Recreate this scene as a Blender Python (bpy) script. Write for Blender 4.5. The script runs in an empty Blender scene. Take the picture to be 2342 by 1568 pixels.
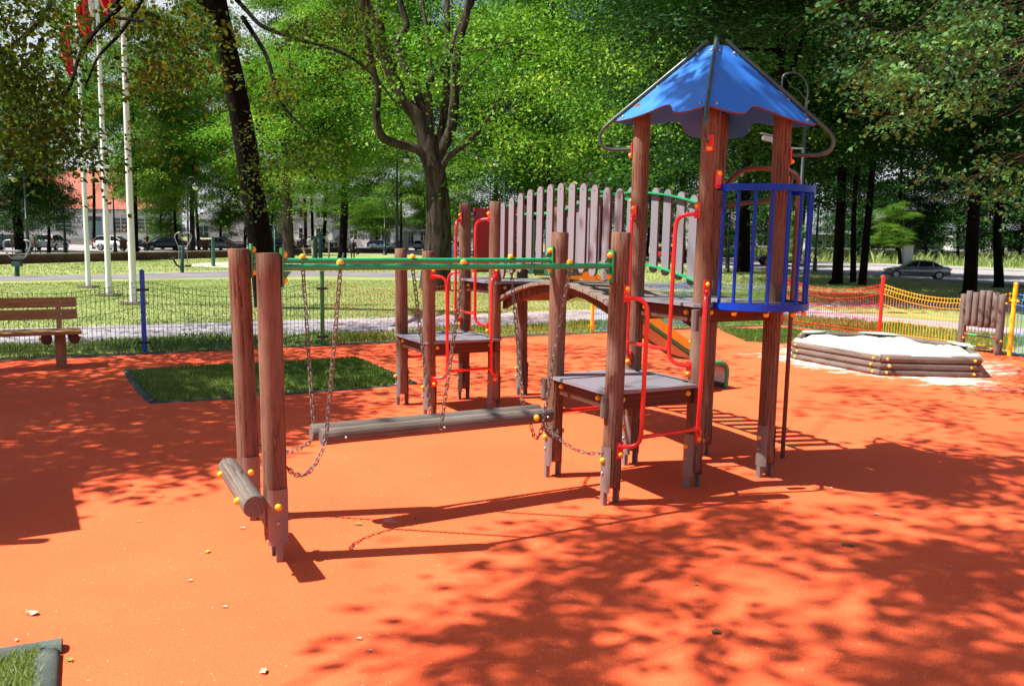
import bpy, math, random
import numpy as np
from mathutils import Vector, Matrix, Quaternion

R = math.radians
rnd = random.Random(11)
rng = np.random.default_rng(11)
sc = bpy.context.scene
COL = sc.collection

# ------------------------------------------------------------------ camera
# survey of the photograph: pixel measures are taken on a 2342 x 1568 print of it
FOC, HOR, ROLL, EYE = 1880.0, 550.0, 0.019, 1.7
PW, PH = 2342, 1568
_p = math.atan((PH / 2 - HOR) / FOC)
FW = Vector((0, math.cos(_p), -math.sin(_p)))
_up = Vector((0, math.sin(_p), math.cos(_p)))
_rt = Vector((1, 0, 0))
RT = _rt * math.cos(ROLL) + _up * math.sin(ROLL)
UP = _up * math.cos(ROLL) - _rt * math.sin(ROLL)
C0 = Vector((0, 0, EYE))


def ray(x, y):
    return RT * ((x - PW / 2) / FOC) - UP * ((y - PH / 2) / FOC) + FW


def g(x, y, z=0.0):
    """ground (height z) point surveyed at a print position"""
    r = ray(x, y)
    return C0 + r * ((z - EYE) / r.z)


def atd(x, y, d):
    """point surveyed at a print position and a known distance ahead"""
    r = ray(x, y)
    return C0 + r * (d / r.y)


def onp(x, y, P, N):
    r = ray(x, y)
    return C0 + r * ((P - C0).dot(N) / r.dot(N))


# frame of the play structure
O3 = Vector((1.28, 5.59, 0))
ANG = R(28.8)
U = Vector((math.cos(ANG), math.sin(ANG), 0))
V = Vector((-math.sin(ANG), math.cos(ANG), 0))
Z = Vector((0, 0, 1))


def W(u, v, z=0.0):
    return O3 + U * u + V * v + Z * z


def on_u(x, y, u):
    return onp(x, y, W(u, 0), U)


def on_v(x, y, v):
    return onp(x, y, W(0, v), V)


cam = bpy.data.objects.new('camera', bpy.data.cameras.new('camera'))
COL.objects.link(cam)
m3 = Matrix((RT, UP, -FW)).transposed()
cam.matrix_world = Matrix.Translation(C0) @ m3.to_4x4()
cam.data.sensor_width = 36
cam.data.lens = FOC * 36 / PW
cam.data.clip_end = 3000
cam.data.clip_start = 0.05
sc.camera = cam

# ------------------------------------------------------------------ light
SUN_EL, SUN_AZ = R(55.5), R(11.0)          # shadows fall towards SUN_AZ from +x
trav = Vector((math.cos(SUN_AZ) * math.cos(SUN_EL), math.sin(SUN_AZ) * math.cos(SUN_EL), -math.sin(SUN_EL)))
sun = bpy.data.objects.new('sun', bpy.data.lights.new('sun', 'SUN'))
COL.objects.link(sun)
sun.data.energy = 5.0
sun.data.angle = R(0.53)
sun.data.color = (1.0, 0.94, 0.84)
sun.rotation_euler = trav.to_track_quat('-Z', 'Y').to_euler()
wd = bpy.data.worlds.new('World')
sc.world = wd
wd.use_nodes = True
nt = wd.node_tree
bg = nt.nodes['Background']
sky = nt.nodes.new('ShaderNodeTexSky')
sky.sky_type = 'NISHITA'
sky.sun_disc = False
sky.sun_elevation = SUN_EL
sky.sun_rotation = math.atan2(-trav.x, -trav.y) % (2 * math.pi)
sky.air_density = 1.0
sky.dust_density = 1.5
# bright broken cloud low in the sky
tcw = nt.nodes.new('ShaderNodeTexCoord')
nzw = nt.nodes.new('ShaderNodeTexNoise')
nzw.inputs['Scale'].default_value = 2.6
nzw.inputs['Detail'].default_value = 7
nzw.inputs['Roughness'].default_value = 0.6
nt.links.new(tcw.outputs['Generated'], nzw.inputs['Vector'])
rpw = nt.nodes.new('ShaderNodeValToRGB')
rpw.color_ramp.elements[0].position = 0.42
rpw.color_ramp.elements[1].position = 0.58
nt.links.new(nzw.outputs['Fac'], rpw.inputs[0])
sxw = nt.nodes.new('ShaderNodeSeparateXYZ')
nt.links.new(tcw.outputs['Generated'], sxw.inputs[0])
mrw = nt.nodes.new('ShaderNodeMapRange')
mrw.inputs[1].default_value = 0.42
mrw.inputs[2].default_value = 0.28
nt.links.new(sxw.outputs['Z'], mrw.inputs[0])
mlw = nt.nodes.new('ShaderNodeMath')
mlw.operation = 'MULTIPLY'
nt.links.new(rpw.outputs[0], mlw.inputs[0])
nt.links.new(mrw.outputs[0], mlw.inputs[1])
mxw = nt.nodes.new('ShaderNodeMix')
mxw.data_type = 'RGBA'
nt.links.new(mlw.outputs[0], mxw.inputs[0])
nt.links.new(sky.outputs[0], mxw.inputs[6])
mxw.inputs[7].default_value = (7.0, 7.2, 7.8, 1)
nt.links.new(mxw.outputs[2], bg.inputs[0])
bg.inputs[1].default_value = 0.056
sc.view_settings.view_transform = 'Standard'
sc.view_settings.look = 'None'
sc.view_settings.exposure = 1.2
sc.view_settings.gamma = 1.0
cy = sc.cycles
cy.max_bounces = 8
cy.diffuse_bounces = 4
cy.glossy_bounces = 3
cy.transmission_bounces = 4
cy.transparent_max_bounces = 6
cy.use_denoising = True
cy.use_adaptive_sampling = True
cy.adaptive_threshold = 0.02
cy.caustics_reflective = False
cy.caustics_refractive = False
cy.sample_clamp_indirect = 6.0


# ------------------------------------------------------------------ materials
def newmat(name):
    m = bpy.data.materials.new(name)
    m.use_nodes = True
    return m, m.node_tree, m.node_tree.nodes['Principled BSDF']


def N(t, kind, **kw):
    n = t.nodes.new(kind)
    for k, v in kw.items():
        setattr(n, k, v)
    return n


def ramp(t, stops):
    n = t.nodes.new('ShaderNodeValToRGB')
    e = n.color_ramp.elements
    while len(e) < len(stops):
        e.new(0.5)
    for i, (p, c) in enumerate(stops):
        e[i].position = p
        e[i].color = (c, c, c, 1) if isinstance(c, (int, float)) else (*c, 1)
    return n


def coords(t, src='Object', scale=(1, 1, 1)):
    if src == 'gc':
        c = N(t, 'ShaderNodeAttribute', attribute_name='gc')
        out = c.outputs['Vector']
    else:
        c = N(t, 'ShaderNodeTexCoord')
        out = c.outputs[src]
    mp = N(t, 'ShaderNodeMapping')
    mp.inputs['Scale'].default_value = scale
    t.links.new(out, mp.inputs[0])
    return mp.outputs[0]


def noise(t, vec, scale, detail=4, rough=0.55, dist=0.0):
    n = N(t, 'ShaderNodeTexNoise')
    n.inputs['Scale'].default_value = scale
    n.inputs['Detail'].default_value = detail
    n.inputs['Roughness'].default_value = rough
    n.inputs['Distortion'].default_value = dist
    t.links.new(vec, n.inputs['Vector'])
    return n.outputs['Fac']


def mix(t, fac, a, b, mode='MIX'):
    n = N(t, 'ShaderNodeMix', data_type='RGBA', blend_type=mode)
    for sock, v in ((n.inputs[0], fac), (n.inputs[6], a), (n.inputs[7], b)):
        if isinstance(v, (int, float)):
            sock.default_value = v
        elif isinstance(v, tuple):
            sock.default_value = (*v, 1)
        else:
            t.links.new(v, sock)
    return n.outputs[2]


def bump(t, h, bsdf, strength=0.3, dist=0.01):
    b = N(t, 'ShaderNodeBump')
    b.inputs['Strength'].default_value = strength
    b.inputs['Distance'].default_value = dist
    t.links.new(h, b.inputs['Height'])
    t.links.new(b.outputs[0], bsdf.inputs['Normal'])


def paint(name, c, rough=0.35, dirt=0.25, scale=14, metal=0.0, chips=None, coat=0.0, spec=0.5):
    """painted or bare surface with worn, dusty variation"""
    m, t, b = newmat(name)
    v = coords(t)
    f = noise(t, v, scale, 6, 0.65)
    r = ramp(t, [(0.35, 0.0), (0.75, 1.0)])
    t.links.new(f, r.inputs[0])
    d = tuple(x * (1 - dirt) + 0.16 * dirt * (0.6 + 0.4 * i) for x, i in zip(c, (1, .9, .7)))
    col = mix(t, r.outputs[0], c, d)
    if chips:
        f2 = noise(t, v, scale * 4, 3, 0.7)
        r2 = ramp(t, [(0.727, 0.0), (0.755, 0.9)])
        t.links.new(f2, r2.inputs[0])
        col = mix(t, r2.outputs[0], col, chips)
    t.links.new(col, b.inputs['Base Color'])
    rr = N(t, 'ShaderNodeMapRange')
    rr.inputs[3].default_value = rough * 0.75
    rr.inputs[4].default_value = min(1, rough * 1.5)
    t.links.new(f, rr.inputs[0])
    t.links.new(rr.outputs[0], b.inputs['Roughness'])
    b.inputs['Metallic'].default_value = metal
    b.inputs['Specular IOR Level'].default_value = spec
    b.inputs['Coat Weight'].default_value = coat
    return m


def wood(name, dark, light, grey=(0.3, 0.27, 0.25), greyness=0.25, ringscale=26, dist=3.5, bumps=0.35):
    """log wood: growth rings cut through by the round surface, cracks, knots, weathering"""
    m, t, b = newmat(name)
    v = coords(t, 'gc', (1, 1, 0.13))
    w = N(t, 'ShaderNodeTexWave', wave_type='RINGS', rings_direction='Z', wave_profile='SAW')
    w.inputs['Scale'].default_value = ringscale
    w.inputs['Distortion'].default_value = dist
    w.inputs['Detail'].default_value = 3
    w.inputs['Detail Scale'].default_value = 3.0
    t.links.new(v, w.inputs['Vector'])
    r = ramp(t, [(0.0, light), (0.75, tuple(0.5 * (x + y) for x, y in zip(dark, light))), (1.0, dark)])
    t.links.new(w.outputs['Fac'], r.inputs[0])
    fib = noise(t, coords(t, 'gc', (1, 1, 0.02)), 160, 3, 0.7)
    rf = ramp(t, [(0.3, 0.62), (0.7, 1.2)])
    t.links.new(fib, rf.inputs[0])
    col = mix(t, 1.0, r.outputs[0], rf.outputs[0], 'MULTIPLY')
    wz = noise(t, coords(t, 'gc', (1, 1, 0.35)), 5, 4, 0.6)
    rw = ramp(t, [(0.40, 0.0), (0.70, 1.0)])
    t.links.new(wz, rw.inputs[0])
    mg = N(t, 'ShaderNodeMath', operation='MULTIPLY')
    mg.inputs[1].default_value = greyness
    t.links.new(rw.outputs[0], mg.inputs[0])
    col = mix(t, mg.outputs[0], col, grey)
    kn = noise(t, coords(t, 'gc', (1, 1, 0.6)), 9, 2, 0.4)
    rk = ramp(t, [(0.72, 0.0), (0.80, 0.8)])
    t.links.new(kn, rk.inputs[0])
    col = mix(t, rk.outputs[0], col, tuple(x * 0.45 for x in dark))
    cr = noise(t, coords(t, 'gc', (1, 1, 0.03)), 22, 2, 0.5, 0.3)
    rc = ramp(t, [(0.485, 0.0), (0.5, 1.0), (0.515, 0.0)])
    t.links.new(cr, rc.inputs[0])
    cm = noise(t, coords(t, 'gc', (1, 1, 0.5)), 3, 1)
    rcm = ramp(t, [(0.52, 0.0), (0.60, 0.85)])
    t.links.new(cm, rcm.inputs[0])
    mm = N(t, 'ShaderNodeMath', operation='MULTIPLY')
    t.links.new(rc.outputs[0], mm.inputs[0])
    t.links.new(rcm.outputs[0], mm.inputs[1])
    col = mix(t, mm.outputs[0], col, (0.03, 0.012, 0.008))
    t.links.new(col, b.inputs['Base Color'])
    b.inputs['Roughness'].default_value = 0.8
    b.inputs['Specular IOR Level'].default_value = 0.25
    h = N(t, 'ShaderNodeMath', operation='SUBTRACT')
    t.links.new(fib, h.inputs[0])
    t.links.new(mm.outputs[0], h.inputs[1])
    bump(t, h.outputs[0], b, bumps, 0.006)
    return m


def leafmat(name, cols, trans=0.4, tcol=None, rough=0.6):
    """leaf: colour varies from leaf to leaf, light passes through the blade"""
    m, t, b = newmat(name)
    a = N(t, 'ShaderNodeAttribute', attribute_name='lv')
    r = ramp(t, [(i / (len(cols) - 1), c) for i, c in enumerate(cols)])
    t.links.new(a.outputs['Fac'], r.inputs[0])
    t.links.new(r.outputs[0], b.inputs['Base Color'])
    b.inputs['Roughness'].default_value = rough
    b.inputs['Specular IOR Level'].default_value = 0.14
    tr = N(t, 'ShaderNodeBsdfTranslucent')
    tc = mix(t, 1.0, r.outputs[0], tcol or (1.3, 1.5, 0.5), 'MULTIPLY')
    t.links.new(tc, tr.inputs[0])
    mx = N(t, 'ShaderNodeMixShader')
    mx.inputs[0].default_value = trans
    t.links.new(b.outputs[0], mx.inputs[1])
    t.links.new(tr.outputs[0], mx.inputs[2])
    t.links.new(mx.outputs[0], t.nodes['Material Output'].inputs[0])
    return m


def rubbermat(name, base, spill=None):
    m, t, b = newmat(name)
    v = coords(t)
    gr = noise(t, v, 150, 3, 0.75)
    r = ramp(t, [(0.28, tuple(x * 0.52 for x in base)), (0.52, base), (0.8, tuple(min(1, x * 1.2 + .03) for x in base))])
    t.links.new(gr, r.inputs[0])
    big = noise(t, v, 0.9, 5, 0.6)
    rb = ramp(t, [(0.3, (0.90, 0.82, 0.80)), (0.7, (1.0, 1.04, 1.04))])
    t.links.new(big, rb.inputs[0])
    col = mix(t, 1.0, r.outputs[0], rb.outputs[0], 'MULTIPLY')
    sp = noise(t, v, 62, 2, 0.5)
    rs = ramp(t, [(0.727, 0.0), (0.755, 0.9)])
    t.links.new(sp, rs.inputs[0])
    col = mix(t, rs.outputs[0], col, (0.80, 0.52, 0.42))
    dk = noise(t, v, 75, 1, 0.5)
    rd = ramp(t, [(0.77, 0.0), (0.79, 0.8)])
    t.links.new(dk, rd.inputs[0])
    col = mix(t, rd.outputs[0], col, (0.10, 0.03, 0.02))
    # pale dust where feet scuff
    du = noise(t, v, 1.7, 6, 0.7)
    rdu = ramp(t, [(0.62, 0.0), (0.80, 0.16)])
    t.links.new(du, rdu.inputs[0])
    col = mix(t, rdu.outputs[0], col, (0.75, 0.38, 0.26))
    if spill:
        for (c, rad, soft, amt) in spill:
            d = N(t, 'ShaderNodeVectorMath', operation='DISTANCE')
            cc = N(t, 'ShaderNodeTexCoord')
            t.links.new(cc.outputs['Object'], d.inputs[0])
            d.inputs[1].default_value = (c.x, c.y, 0)
            mr = N(t, 'ShaderNodeMapRange')
            mr.inputs[1].default_value = rad - soft
            mr.inputs[2].default_value = rad + soft
            mr.inputs[3].default_value = amt
            mr.inputs[4].default_value = -0.25
            t.links.new(d.outputs['Value'], mr.inputs[0])
            nn = noise(t, coords(t, 'Object', (1, 1.6, 1)), 3.2, 8, 0.72)
            ad = N(t, 'ShaderNodeMath', operation='ADD')
            t.links.new(nn, ad.inputs[0])
            t.links.new(mr.outputs[0], ad.inputs[1])
            rp = ramp(t, [(0.60, 0.0), (0.82, 0.95)])
            t.links.new(ad.outputs[0], rp.inputs[0])
            col = mix(t, rp.outputs[0], col, (0.86, 0.80, 0.74))
    t.links.new(col, b.inputs['Base Color'])
    b.inputs['Roughness'].default_value = 0.85
    b.inputs['Specular IOR Level'].default_value = 0.2
    bump(t, gr, b, 0.55, 0.006)
    return m


def groundmat(name, c1, c2, c3, s1=0.6, s2=40, bumpd=0.02, rough=0.95):
    m, t, b = newmat(name)
    v = coords(t)
    a = noise(t, v, s1, 6, 0.65)
    r = ramp(t, [(0.32, c1), (0.55, c2), (0.78, c3)])
    t.links.new(a, r.inputs[0])
    f = noise(t, v, s2, 4, 0.7)
    rf = ramp(t, [(0.3, 0.6), (0.7, 1.25)])
    t.links.new(f, rf.inputs[0])
    col = mix(t, 1.0, r.outputs[0], rf.outputs[0], 'MULTIPLY')
    t.links.new(col, b.inputs['Base Color'])
    b.inputs['Roughness'].default_value = rough
    b.inputs['Specular IOR Level'].default_value = 0.15
    bump(t, f, b, 0.6, bumpd)
    return m


def barkmat(name, dark, light, sc_=7, moss=0.22):
    m, t, b = newmat(name)
    f = noise(t, coords(t, 'Object', (1, 1, 0.16)), sc_, 6, 0.7, 0.6)
    r = ramp(t, [(0.38, dark), (0.60, light), (0.80, tuple(x * 1.35 for x in light))])
    t.links.new(f, r.inputs[0])
    ms = noise(t, coords(t), 1.1, 4, 0.6)
    rm = ramp(t, [(0.55, 0.0), (0.75, moss)])
    t.links.new(ms, rm.inputs[0])
    col = mix(t, rm.outputs[0], r.outputs[0], (0.07, 0.085, 0.03))
    t.links.new(col, b.inputs['Base Color'])
    b.inputs['Roughness'].default_value = 0.95
    b.inputs['Specular IOR Level'].default_value = 0.1
    bump(t, f, b, 1.0, 0.12)
    return m


def brickmat(name):
    m, t, b = newmat(name)
    br = N(t, 'ShaderNodeTexBrick')
    br.inputs['Scale'].default_value = 1.0
    br.inputs['Brick Width'].default_value = 0.25
    br.inputs['Row Height'].default_value = 0.056
    br.inputs['Mortar Size'].default_value = 0.006
    br.inputs['Color1'].default_value = (0.20, 0.055, 0.035, 1)
    br.inputs['Color2'].default_value = (0.12, 0.040, 0.030, 1)
    br.inputs['Mortar'].default_value = (0.16, 0.13, 0.11, 1)
    t.links.new(coords(t, 'gc'), br.inputs['Vector'])
    st = noise(t, coords(t), 1.5, 5, 0.6)
    rs = ramp(t, [(0.4, 0.45), (0.7, 1.1)])
    t.links.new(st, rs.inputs[0])
    t.links.new(mix(t, 1.0, br.outputs['Color'], rs.outputs[0], 'MULTIPLY'), b.inputs['Base Color'])
    b.inputs['Roughness'].default_value = 0.9
    return m


def tilemat(name, c):
    m, t, b = newmat(name)
    w = N(t, 'ShaderNodeTexWave', wave_type='BANDS', bands_direction='X')
    w.inputs['Scale'].default_value = 1.6
    t.links.new(coords(t, 'gc'), w.inputs['Vector'])
    nz = noise(t, coords(t), 1.3, 5, 0.7)
    r = ramp(t, [(0.3, tuple(x * 0.7 for x in c)), (0.7, c)])
    t.links.new(nz, r.inputs[0])
    rw = ramp(t, [(0.0, 0.75), (1.0, 1.05)])
    t.links.new(w.outputs['Fac'], rw.inputs[0])
    t.links.new(mix(t, 1.0, r.outputs[0], rw.outputs[0], 'MULTIPLY'), b.inputs['Base Color'])
    b.inputs['Roughness'].default_value = 0.8
    return m


def glassmat(name, c=(0.015, 0.02, 0.025)):
    m, t, b = newmat(name)
    b.inputs['Base Color'].default_value = (*c, 1)
    b.inputs['Roughness'].default_value = 0.056
    b.inputs['Specular IOR Level'].default_value = 0.8
    return m


# ------------------------------------------------------------------ object helpers
WL = {}       # world position of the origin of each thing


def tag(o, label=None, cat=None, group=None, kind=None):
    for k, v in (('label', label), ('category', cat), ('group', group), ('kind', kind)):
        if v:
            o[k] = v
    return o


def thing(name, label, cat, loc=(0, 0, 0), group=None):
    o = bpy.data.objects.new(name, None)
    o.empty_display_size = 0.2
    COL.objects.link(o)
    o.location = loc
    WL[o.name] = Vector(loc)
    return tag(o, label, cat, group)


def copy_tree(o, parent=None):
    c = o.copy()
    COL.objects.link(c)
    if parent:
        c.parent = parent
    WL[c.name] = WL.get(o.name, Vector())
    for ch in list(o.children):
        copy_tree(ch, c)
    return c


def smooth(pts, n=6):
    """Catmull-Rom through the points"""
    P = [Vector(p) for p in pts]
    P = [P[0] * 2 - P[1]] + P + [P[-1] * 2 - P[-2]]
    out = []
    for i in range(1, len(P) - 2):
        a, b, c, d = P[i - 1:i + 3]
        for k in range(n):
            t = k / n
            out.append(0.5 * ((2 * b) + (c - a) * t + (2 * a - 5 * b + 4 * c - d) * t * t + (3 * b - a - 3 * c + d) * t ** 3))
    out.append(P[-2])
    return out


class MB:
    """collects shapes; build() links them as ONE mesh object"""

    def __init__(s):
        s.v, s.f, s.gc, s.mi, s.sm, s.cm = [], [], [], [], [], 0

    def add(s, vs, fs, gs=None, smooth=True):
        o = len(s.v)
        s.v += [tuple(p) for p in vs]
        s.gc += [tuple(p) for p in (gs or vs)]
        s.f += [tuple(i + o for i in f) for f in fs]
        s.mi += [s.cm] * len(fs)
        s.sm += [smooth] * len(fs)

    def box(s, c, size, rot=None, off=None):
        c = Vector(c)
        sx, sy, sz = (x / 2 for x in size)
        off = off if off is not None else Vector((rnd.uniform(0, 9), rnd.uniform(0, 9), rnd.uniform(0, 9)))
        lv = [Vector((x, y, z)) for x in (-sx, sx) for y in (-sy, sy) for z in (-sz, sz)]
        fs = [(0, 1, 3, 2), (4, 6, 7, 5), (0, 4, 5, 1), (2, 3, 7, 6), (0, 2, 6, 4), (1, 5, 7, 3)]
        vs = [c + (rot @ p if rot else p) for p in lv]
        s.add(vs, fs, [p + off for p in lv], False)

    def bar(s, p0, p1, w, h, up=(0, 0, 1)):
        """box from p0 to p1; grain runs along it"""
        p0, p1 = Vector(p0), Vector(p1)
        d = p1 - p0
        L = d.length
        d.normalize()
        u = Vector(up)
        x = u.cross(d)
        if x.length < 1e-4:
            x = Vector((1, 0, 0)).cross(d)
        x.normalize()
        y = d.cross(x)
        rot = Matrix((x, y, d)).transposed()
        s.box((p0 + p1) / 2, (w, h, L), rot)

    def cyl(s, p0, p1, r0, r1=None, seg=14, cap=True, bev=0.0, jit=0.0):
        r1 = r0 if r1 is None else r1
        prof = [(0, r0), (1, r1)]
        p0, p1 = Vector(p0), Vector(p1)
        L = (p1 - p0).length
        if bev:
            prof = [(0, r0 - bev), (bev / L, r0), (1 - bev / L, r1), (1, r1 - bev)]
        if jit:
            n = max(4, int(L / 0.12))
            k = [rnd.uniform(1 - jit, 1 + jit) for _ in range(n + 1)]
            inner = [((i / n), (r0 + (r1 - r0) * i / n) * k[i]) for i in range(1, n)]
            prof = prof[:2] + [q for q in inner if prof[1][0] < q[0] < prof[-2][0]] + prof[-2:] if bev else [prof[0]] + inner + [prof[1]]
        s.revolve(p0, p1, prof, seg, cap)

    def revolve(s, p0, p1, prof, seg=14, cap=True):
        p0, p1 = Vector(p0), Vector(p1)
        d = p1 - p0
        L = d.length
        d.normalize()
        x = d.orthogonal().normalized()
        if abs(d.z) > 0.9:
            x = (Vector((1, 0, 0)) - d * d.x).normalized()
        y = d.cross(x)
        oa = rnd.uniform(0, 6.28)
        off = Vector((.045 * math.cos(oa), .045 * math.sin(oa), rnd.uniform(0, 40)))
        vs, gs, fs = [], [], []
        for t, r in prof:
            for k in range(seg):
                a = 2 * math.pi * k / seg
                cx, sx = math.cos(a) * r, math.sin(a) * r
                vs.append(p0 + d * (t * L) + x * cx + y * sx)
                gs.append(Vector((cx, sx, t * L)) + off)
        n = len(prof)
        for i in range(n - 1):
            for k in range(seg):
                k2 = (k + 1) % seg
                fs.append((i * seg + k, i * seg + k2, (i + 1) * seg + k2, (i + 1) * seg + k))
        s.add(vs, fs, gs, True)
        if cap:
            for i, fl in ((0, True), (n - 1, False)):
                q = vs[i * seg:(i + 1) * seg]
                gq = gs[i * seg:(i + 1) * seg]
                idx = tuple(range(seg))
                s.add(q, [idx[::-1] if fl else idx], gq, False)

    def tube(s, pts, r, seg=8, cap=True):
        P = [Vector(p) for p in pts]
        n = len(P)
        rr = r if isinstance(r, (list, tuple)) else [r] * n
        off = Vector((rnd.uniform(-1, 1), rnd.uniform(-1, 1), rnd.uniform(0, 30)))
        prev = None
        vs, gs, fs = [], [], []
        acc = 0
        for i in range(n):
            d = (P[min(i + 1, n - 1)] - P[max(i - 1, 0)])
            if d.length < 1e-9:
                d = Vector((0, 0, 1))
            d.normalize()
            if prev is None:
                x = d.orthogonal().normalized()
            else:
                x = prev - d * prev.dot(d)
                x = x.normalized() if x.length > 1e-6 else d.orthogonal().normalized()
            prev = x
            y = d.cross(x)
            if i:
                acc += (P[i] - P[i - 1]).length
            for k in range(seg):
                a = 2 * math.pi * k / seg
                vs.append(P[i] + x * (math.cos(a) * rr[i]) + y * (math.sin(a) * rr[i]))
                gs.append(Vector((math.cos(a) * rr[i], math.sin(a) * rr[i], acc)) + off)
        for i in range(n - 1):
            for k in range(seg):
                k2 = (k + 1) % seg
                fs.append((i * seg + k, i * seg + k2, (i + 1) * seg + k2, (i + 1) * seg + k))
        s.add(vs, fs, gs, True)
        if cap:
            for i, fl in ((0, True), (n - 1, False)):
                idx = tuple(range(seg))
                s.add(vs[i * seg:(i + 1) * seg], [idx[::-1] if fl else idx], gs[i * seg:(i + 1) * seg], False)

    def ball(s, c, r, seg=12, rings=8, scale=(1, 1, 1)):
        c = Vector(c)
        vs, fs = [], []
        vs.append(c + Vector((0, 0, -r * scale[2])))
        for i in range(1, rings):
            th = -math.pi / 2 + math.pi * i / rings
            for k in range(seg):
                a = 2 * math.pi * k / seg
                vs.append(c + Vector((math.cos(a) * math.cos(th) * r * scale[0], math.sin(a) * math.cos(th) * r * scale[1], math.sin(th) * r * scale[2])))
        vs.append(c + Vector((0, 0, r * scale[2])))
        for k in range(seg):
            fs.append((0, 1 + (k + 1) % seg, 1 + k))
        for i in range(rings - 2):
            for k in range(seg):
                k2 = (k + 1) % seg
                a = 1 + i * seg
                fs.append((a + k, a + k2, a + seg + k2, a + seg + k))
        t = len(vs) - 1
        a = 1 + (rings - 2) * seg
        for k in range(seg):
            fs.append((a + k, a + (k + 1) % seg, t))
        s.add(vs, fs, None, True)

    def slab(s, poly, thick, smooth=False, sidemat=None):
        """polygon (list of 3D points, flat) given thickness along -normal vector 'thick'"""
        P = [Vector(p) for p in poly]
        T = Vector(thick)
        n = len(P)
        s.add(P, [tuple(range(n))], None, False)
        Q = [p + T for p in P]
        s.add(Q, [tuple(range(n))[::-1]], None, False)
        keep = s.cm
        if sidemat is not None:
            s.cm = sidemat
        for i in range(n):
            j = (i + 1) % n
            s.add([P[i], Q[i], Q[j], P[j]], [(0, 1, 2, 3)], None, False)
        s.cm = keep

    def build(s, name, mats, parent=None, label=None, bevel=0.0):
        off = Vector()
        q = parent
        while q is not None:
            off = off + WL.get(q.name, Vector())
            q = q.parent
        me = bpy.data.meshes.new(name)
        me.from_pydata([tuple(Vector(p) - off) for p in s.v], [], s.f)
        mats = mats if isinstance(mats, (list, tuple)) else [mats]
        for m in mats:
            me.materials.append(m)
        me.polygons.foreach_set('material_index', s.mi)
        me.polygons.foreach_set('use_smooth', s.sm)
        a = me.attributes.new('gc', 'FLOAT_VECTOR', 'POINT')
        a.data.foreach_set('vector', np.array(s.gc, dtype=np.float32).ravel())
        me.update()
        o = bpy.data.objects.new(name, me)
        COL.objects.link(o)
        WL[o.name] = Vector()
        if parent is not None:
            o.parent = parent
        if label:
            o['label'] = label
        if bevel:
            b = o.modifiers.new('bevel', 'BEVEL')
            b.width = bevel
            b.segments = 2
            b.limit_method = 'ANGLE'
            b.angle_limit = R(40)
        return o


class Multi:
    """like MB, but every shape becomes an object of its own"""

    def __init__(s):
        s.l = []

    def __getattr__(s, k):
        def f(*a, **kw):
            m = MB()
            getattr(m, k)(*a, **kw)
            s.l.append(m)
        return f

    def build(s, *a, **kw):
        return [m.build(*a, **kw) for m in s.l]


def solo(name, mb, mats, label, cat, group=None, kind=None, bevel=0.0):
    """a thing that is one mesh, with its origin at its own base"""
    o = mb.build(name, mats, bevel=bevel)
    v = np.array(mb.v)
    c = Vector(((v[:, 0].min() + v[:, 0].max()) / 2, (v[:, 1].min() + v[:, 1].max()) / 2, v[:, 2].min()))
    o.data.transform(Matrix.Translation(-c))
    o.location = c
    return tag(o, label, cat, group, kind)


def sheet(name, poly, z, m, kind='structure', sub=0):
    """flat ground sheet from a list of ground points"""
    me = bpy.data.meshes.new(name)
    me.from_pydata([(p[0], p[1], z) for p in poly], [], [tuple(range(len(poly)))])
    me.materials.append(m)
    o = bpy.data.objects.new(name, me)
    COL.objects.link(o)
    if me.polygons[0].normal.z < 0:
        me.flip_normals()
    if kind:
        o['kind'] = kind
    return o


def npmesh(name, verts, k, mat_, lv=None, parent=None):
    """mesh of many separate k-gons from an array (n*k, 3)"""
    n = len(verts) // k
    me = bpy.data.meshes.new(name)
    me.vertices.add(n * k)
    me.vertices.foreach_set('co', np.ascontiguousarray(verts, dtype=np.float32).ravel())
    me.loops.add(n * k)
    me.loops.foreach_set('vertex_index', np.arange(n * k, dtype=np.int32))
    me.polygons.add(n)
    me.polygons.foreach_set('loop_start', np.arange(0, n * k, k, dtype=np.int32))
    if lv is not None:
        a = me.attributes.new('lv', 'FLOAT', 'POINT')
        a.data.foreach_set('value', np.repeat(lv, k).astype(np.float32))
    me.materials.append(mat_)
    me.update(calc_edges=True)
    o = bpy.data.objects.new(name, me)
    COL.objects.link(o)
    if parent is not None:
        o.parent = parent
    return o
# ------------------------------------------------------------------ materials used
M = {}
M['log'] = wood('round_wood', (0.046, 0.015, 0.009), (0.205, 0.100, 0.060), (0.23, 0.165, 0.13), 0.55, 20, 4.5)
M['greylog'] = wood('weathered_wood', (0.062, 0.045, 0.037), (0.155, 0.125, 0.108), (0.20, 0.175, 0.162), 0.5, 18, 2.5)
M['joist'] = wood('joist_wood', (0.05, 0.012, 0.007), (0.125, 0.038, 0.020), (0.13, 0.08, 0.06), 0.25, 14, 3)
M['benchwood'] = wood('bench_wood', (0.19, 0.085, 0.032), (0.36, 0.19, 0.085), (0.4, 0.27, 0.17), 0.3, 12, 3)
M['bridgewood'] = wood('plank_wood', (0.10, 0.072, 0.052), (0.225, 0.175, 0.135), (0.25, 0.225, 0.20), 0.5, 16, 3)
M['red'] = paint('red_paint', (0.62, 0.010, 0.008), 0.28, 0.04, 9, coat=0.3)
M['green'] = paint('green_paint', (0.010, 0.30, 0.115), 0.30, 0.05, 9, coat=0.2)
M['greenplate'] = paint('green_plate', (0.02, 0.26, 0.09), 0.4, 0.05, 9)
M['dgreen'] = paint('dark_green_paint', (0.010, 0.075, 0.055), 0.4, 0.08, 8)
M['blue'] = paint('blue_paint', (0.001, 0.038, 0.40), 0.35, 0.0, 9, spec=0.22)
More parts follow.
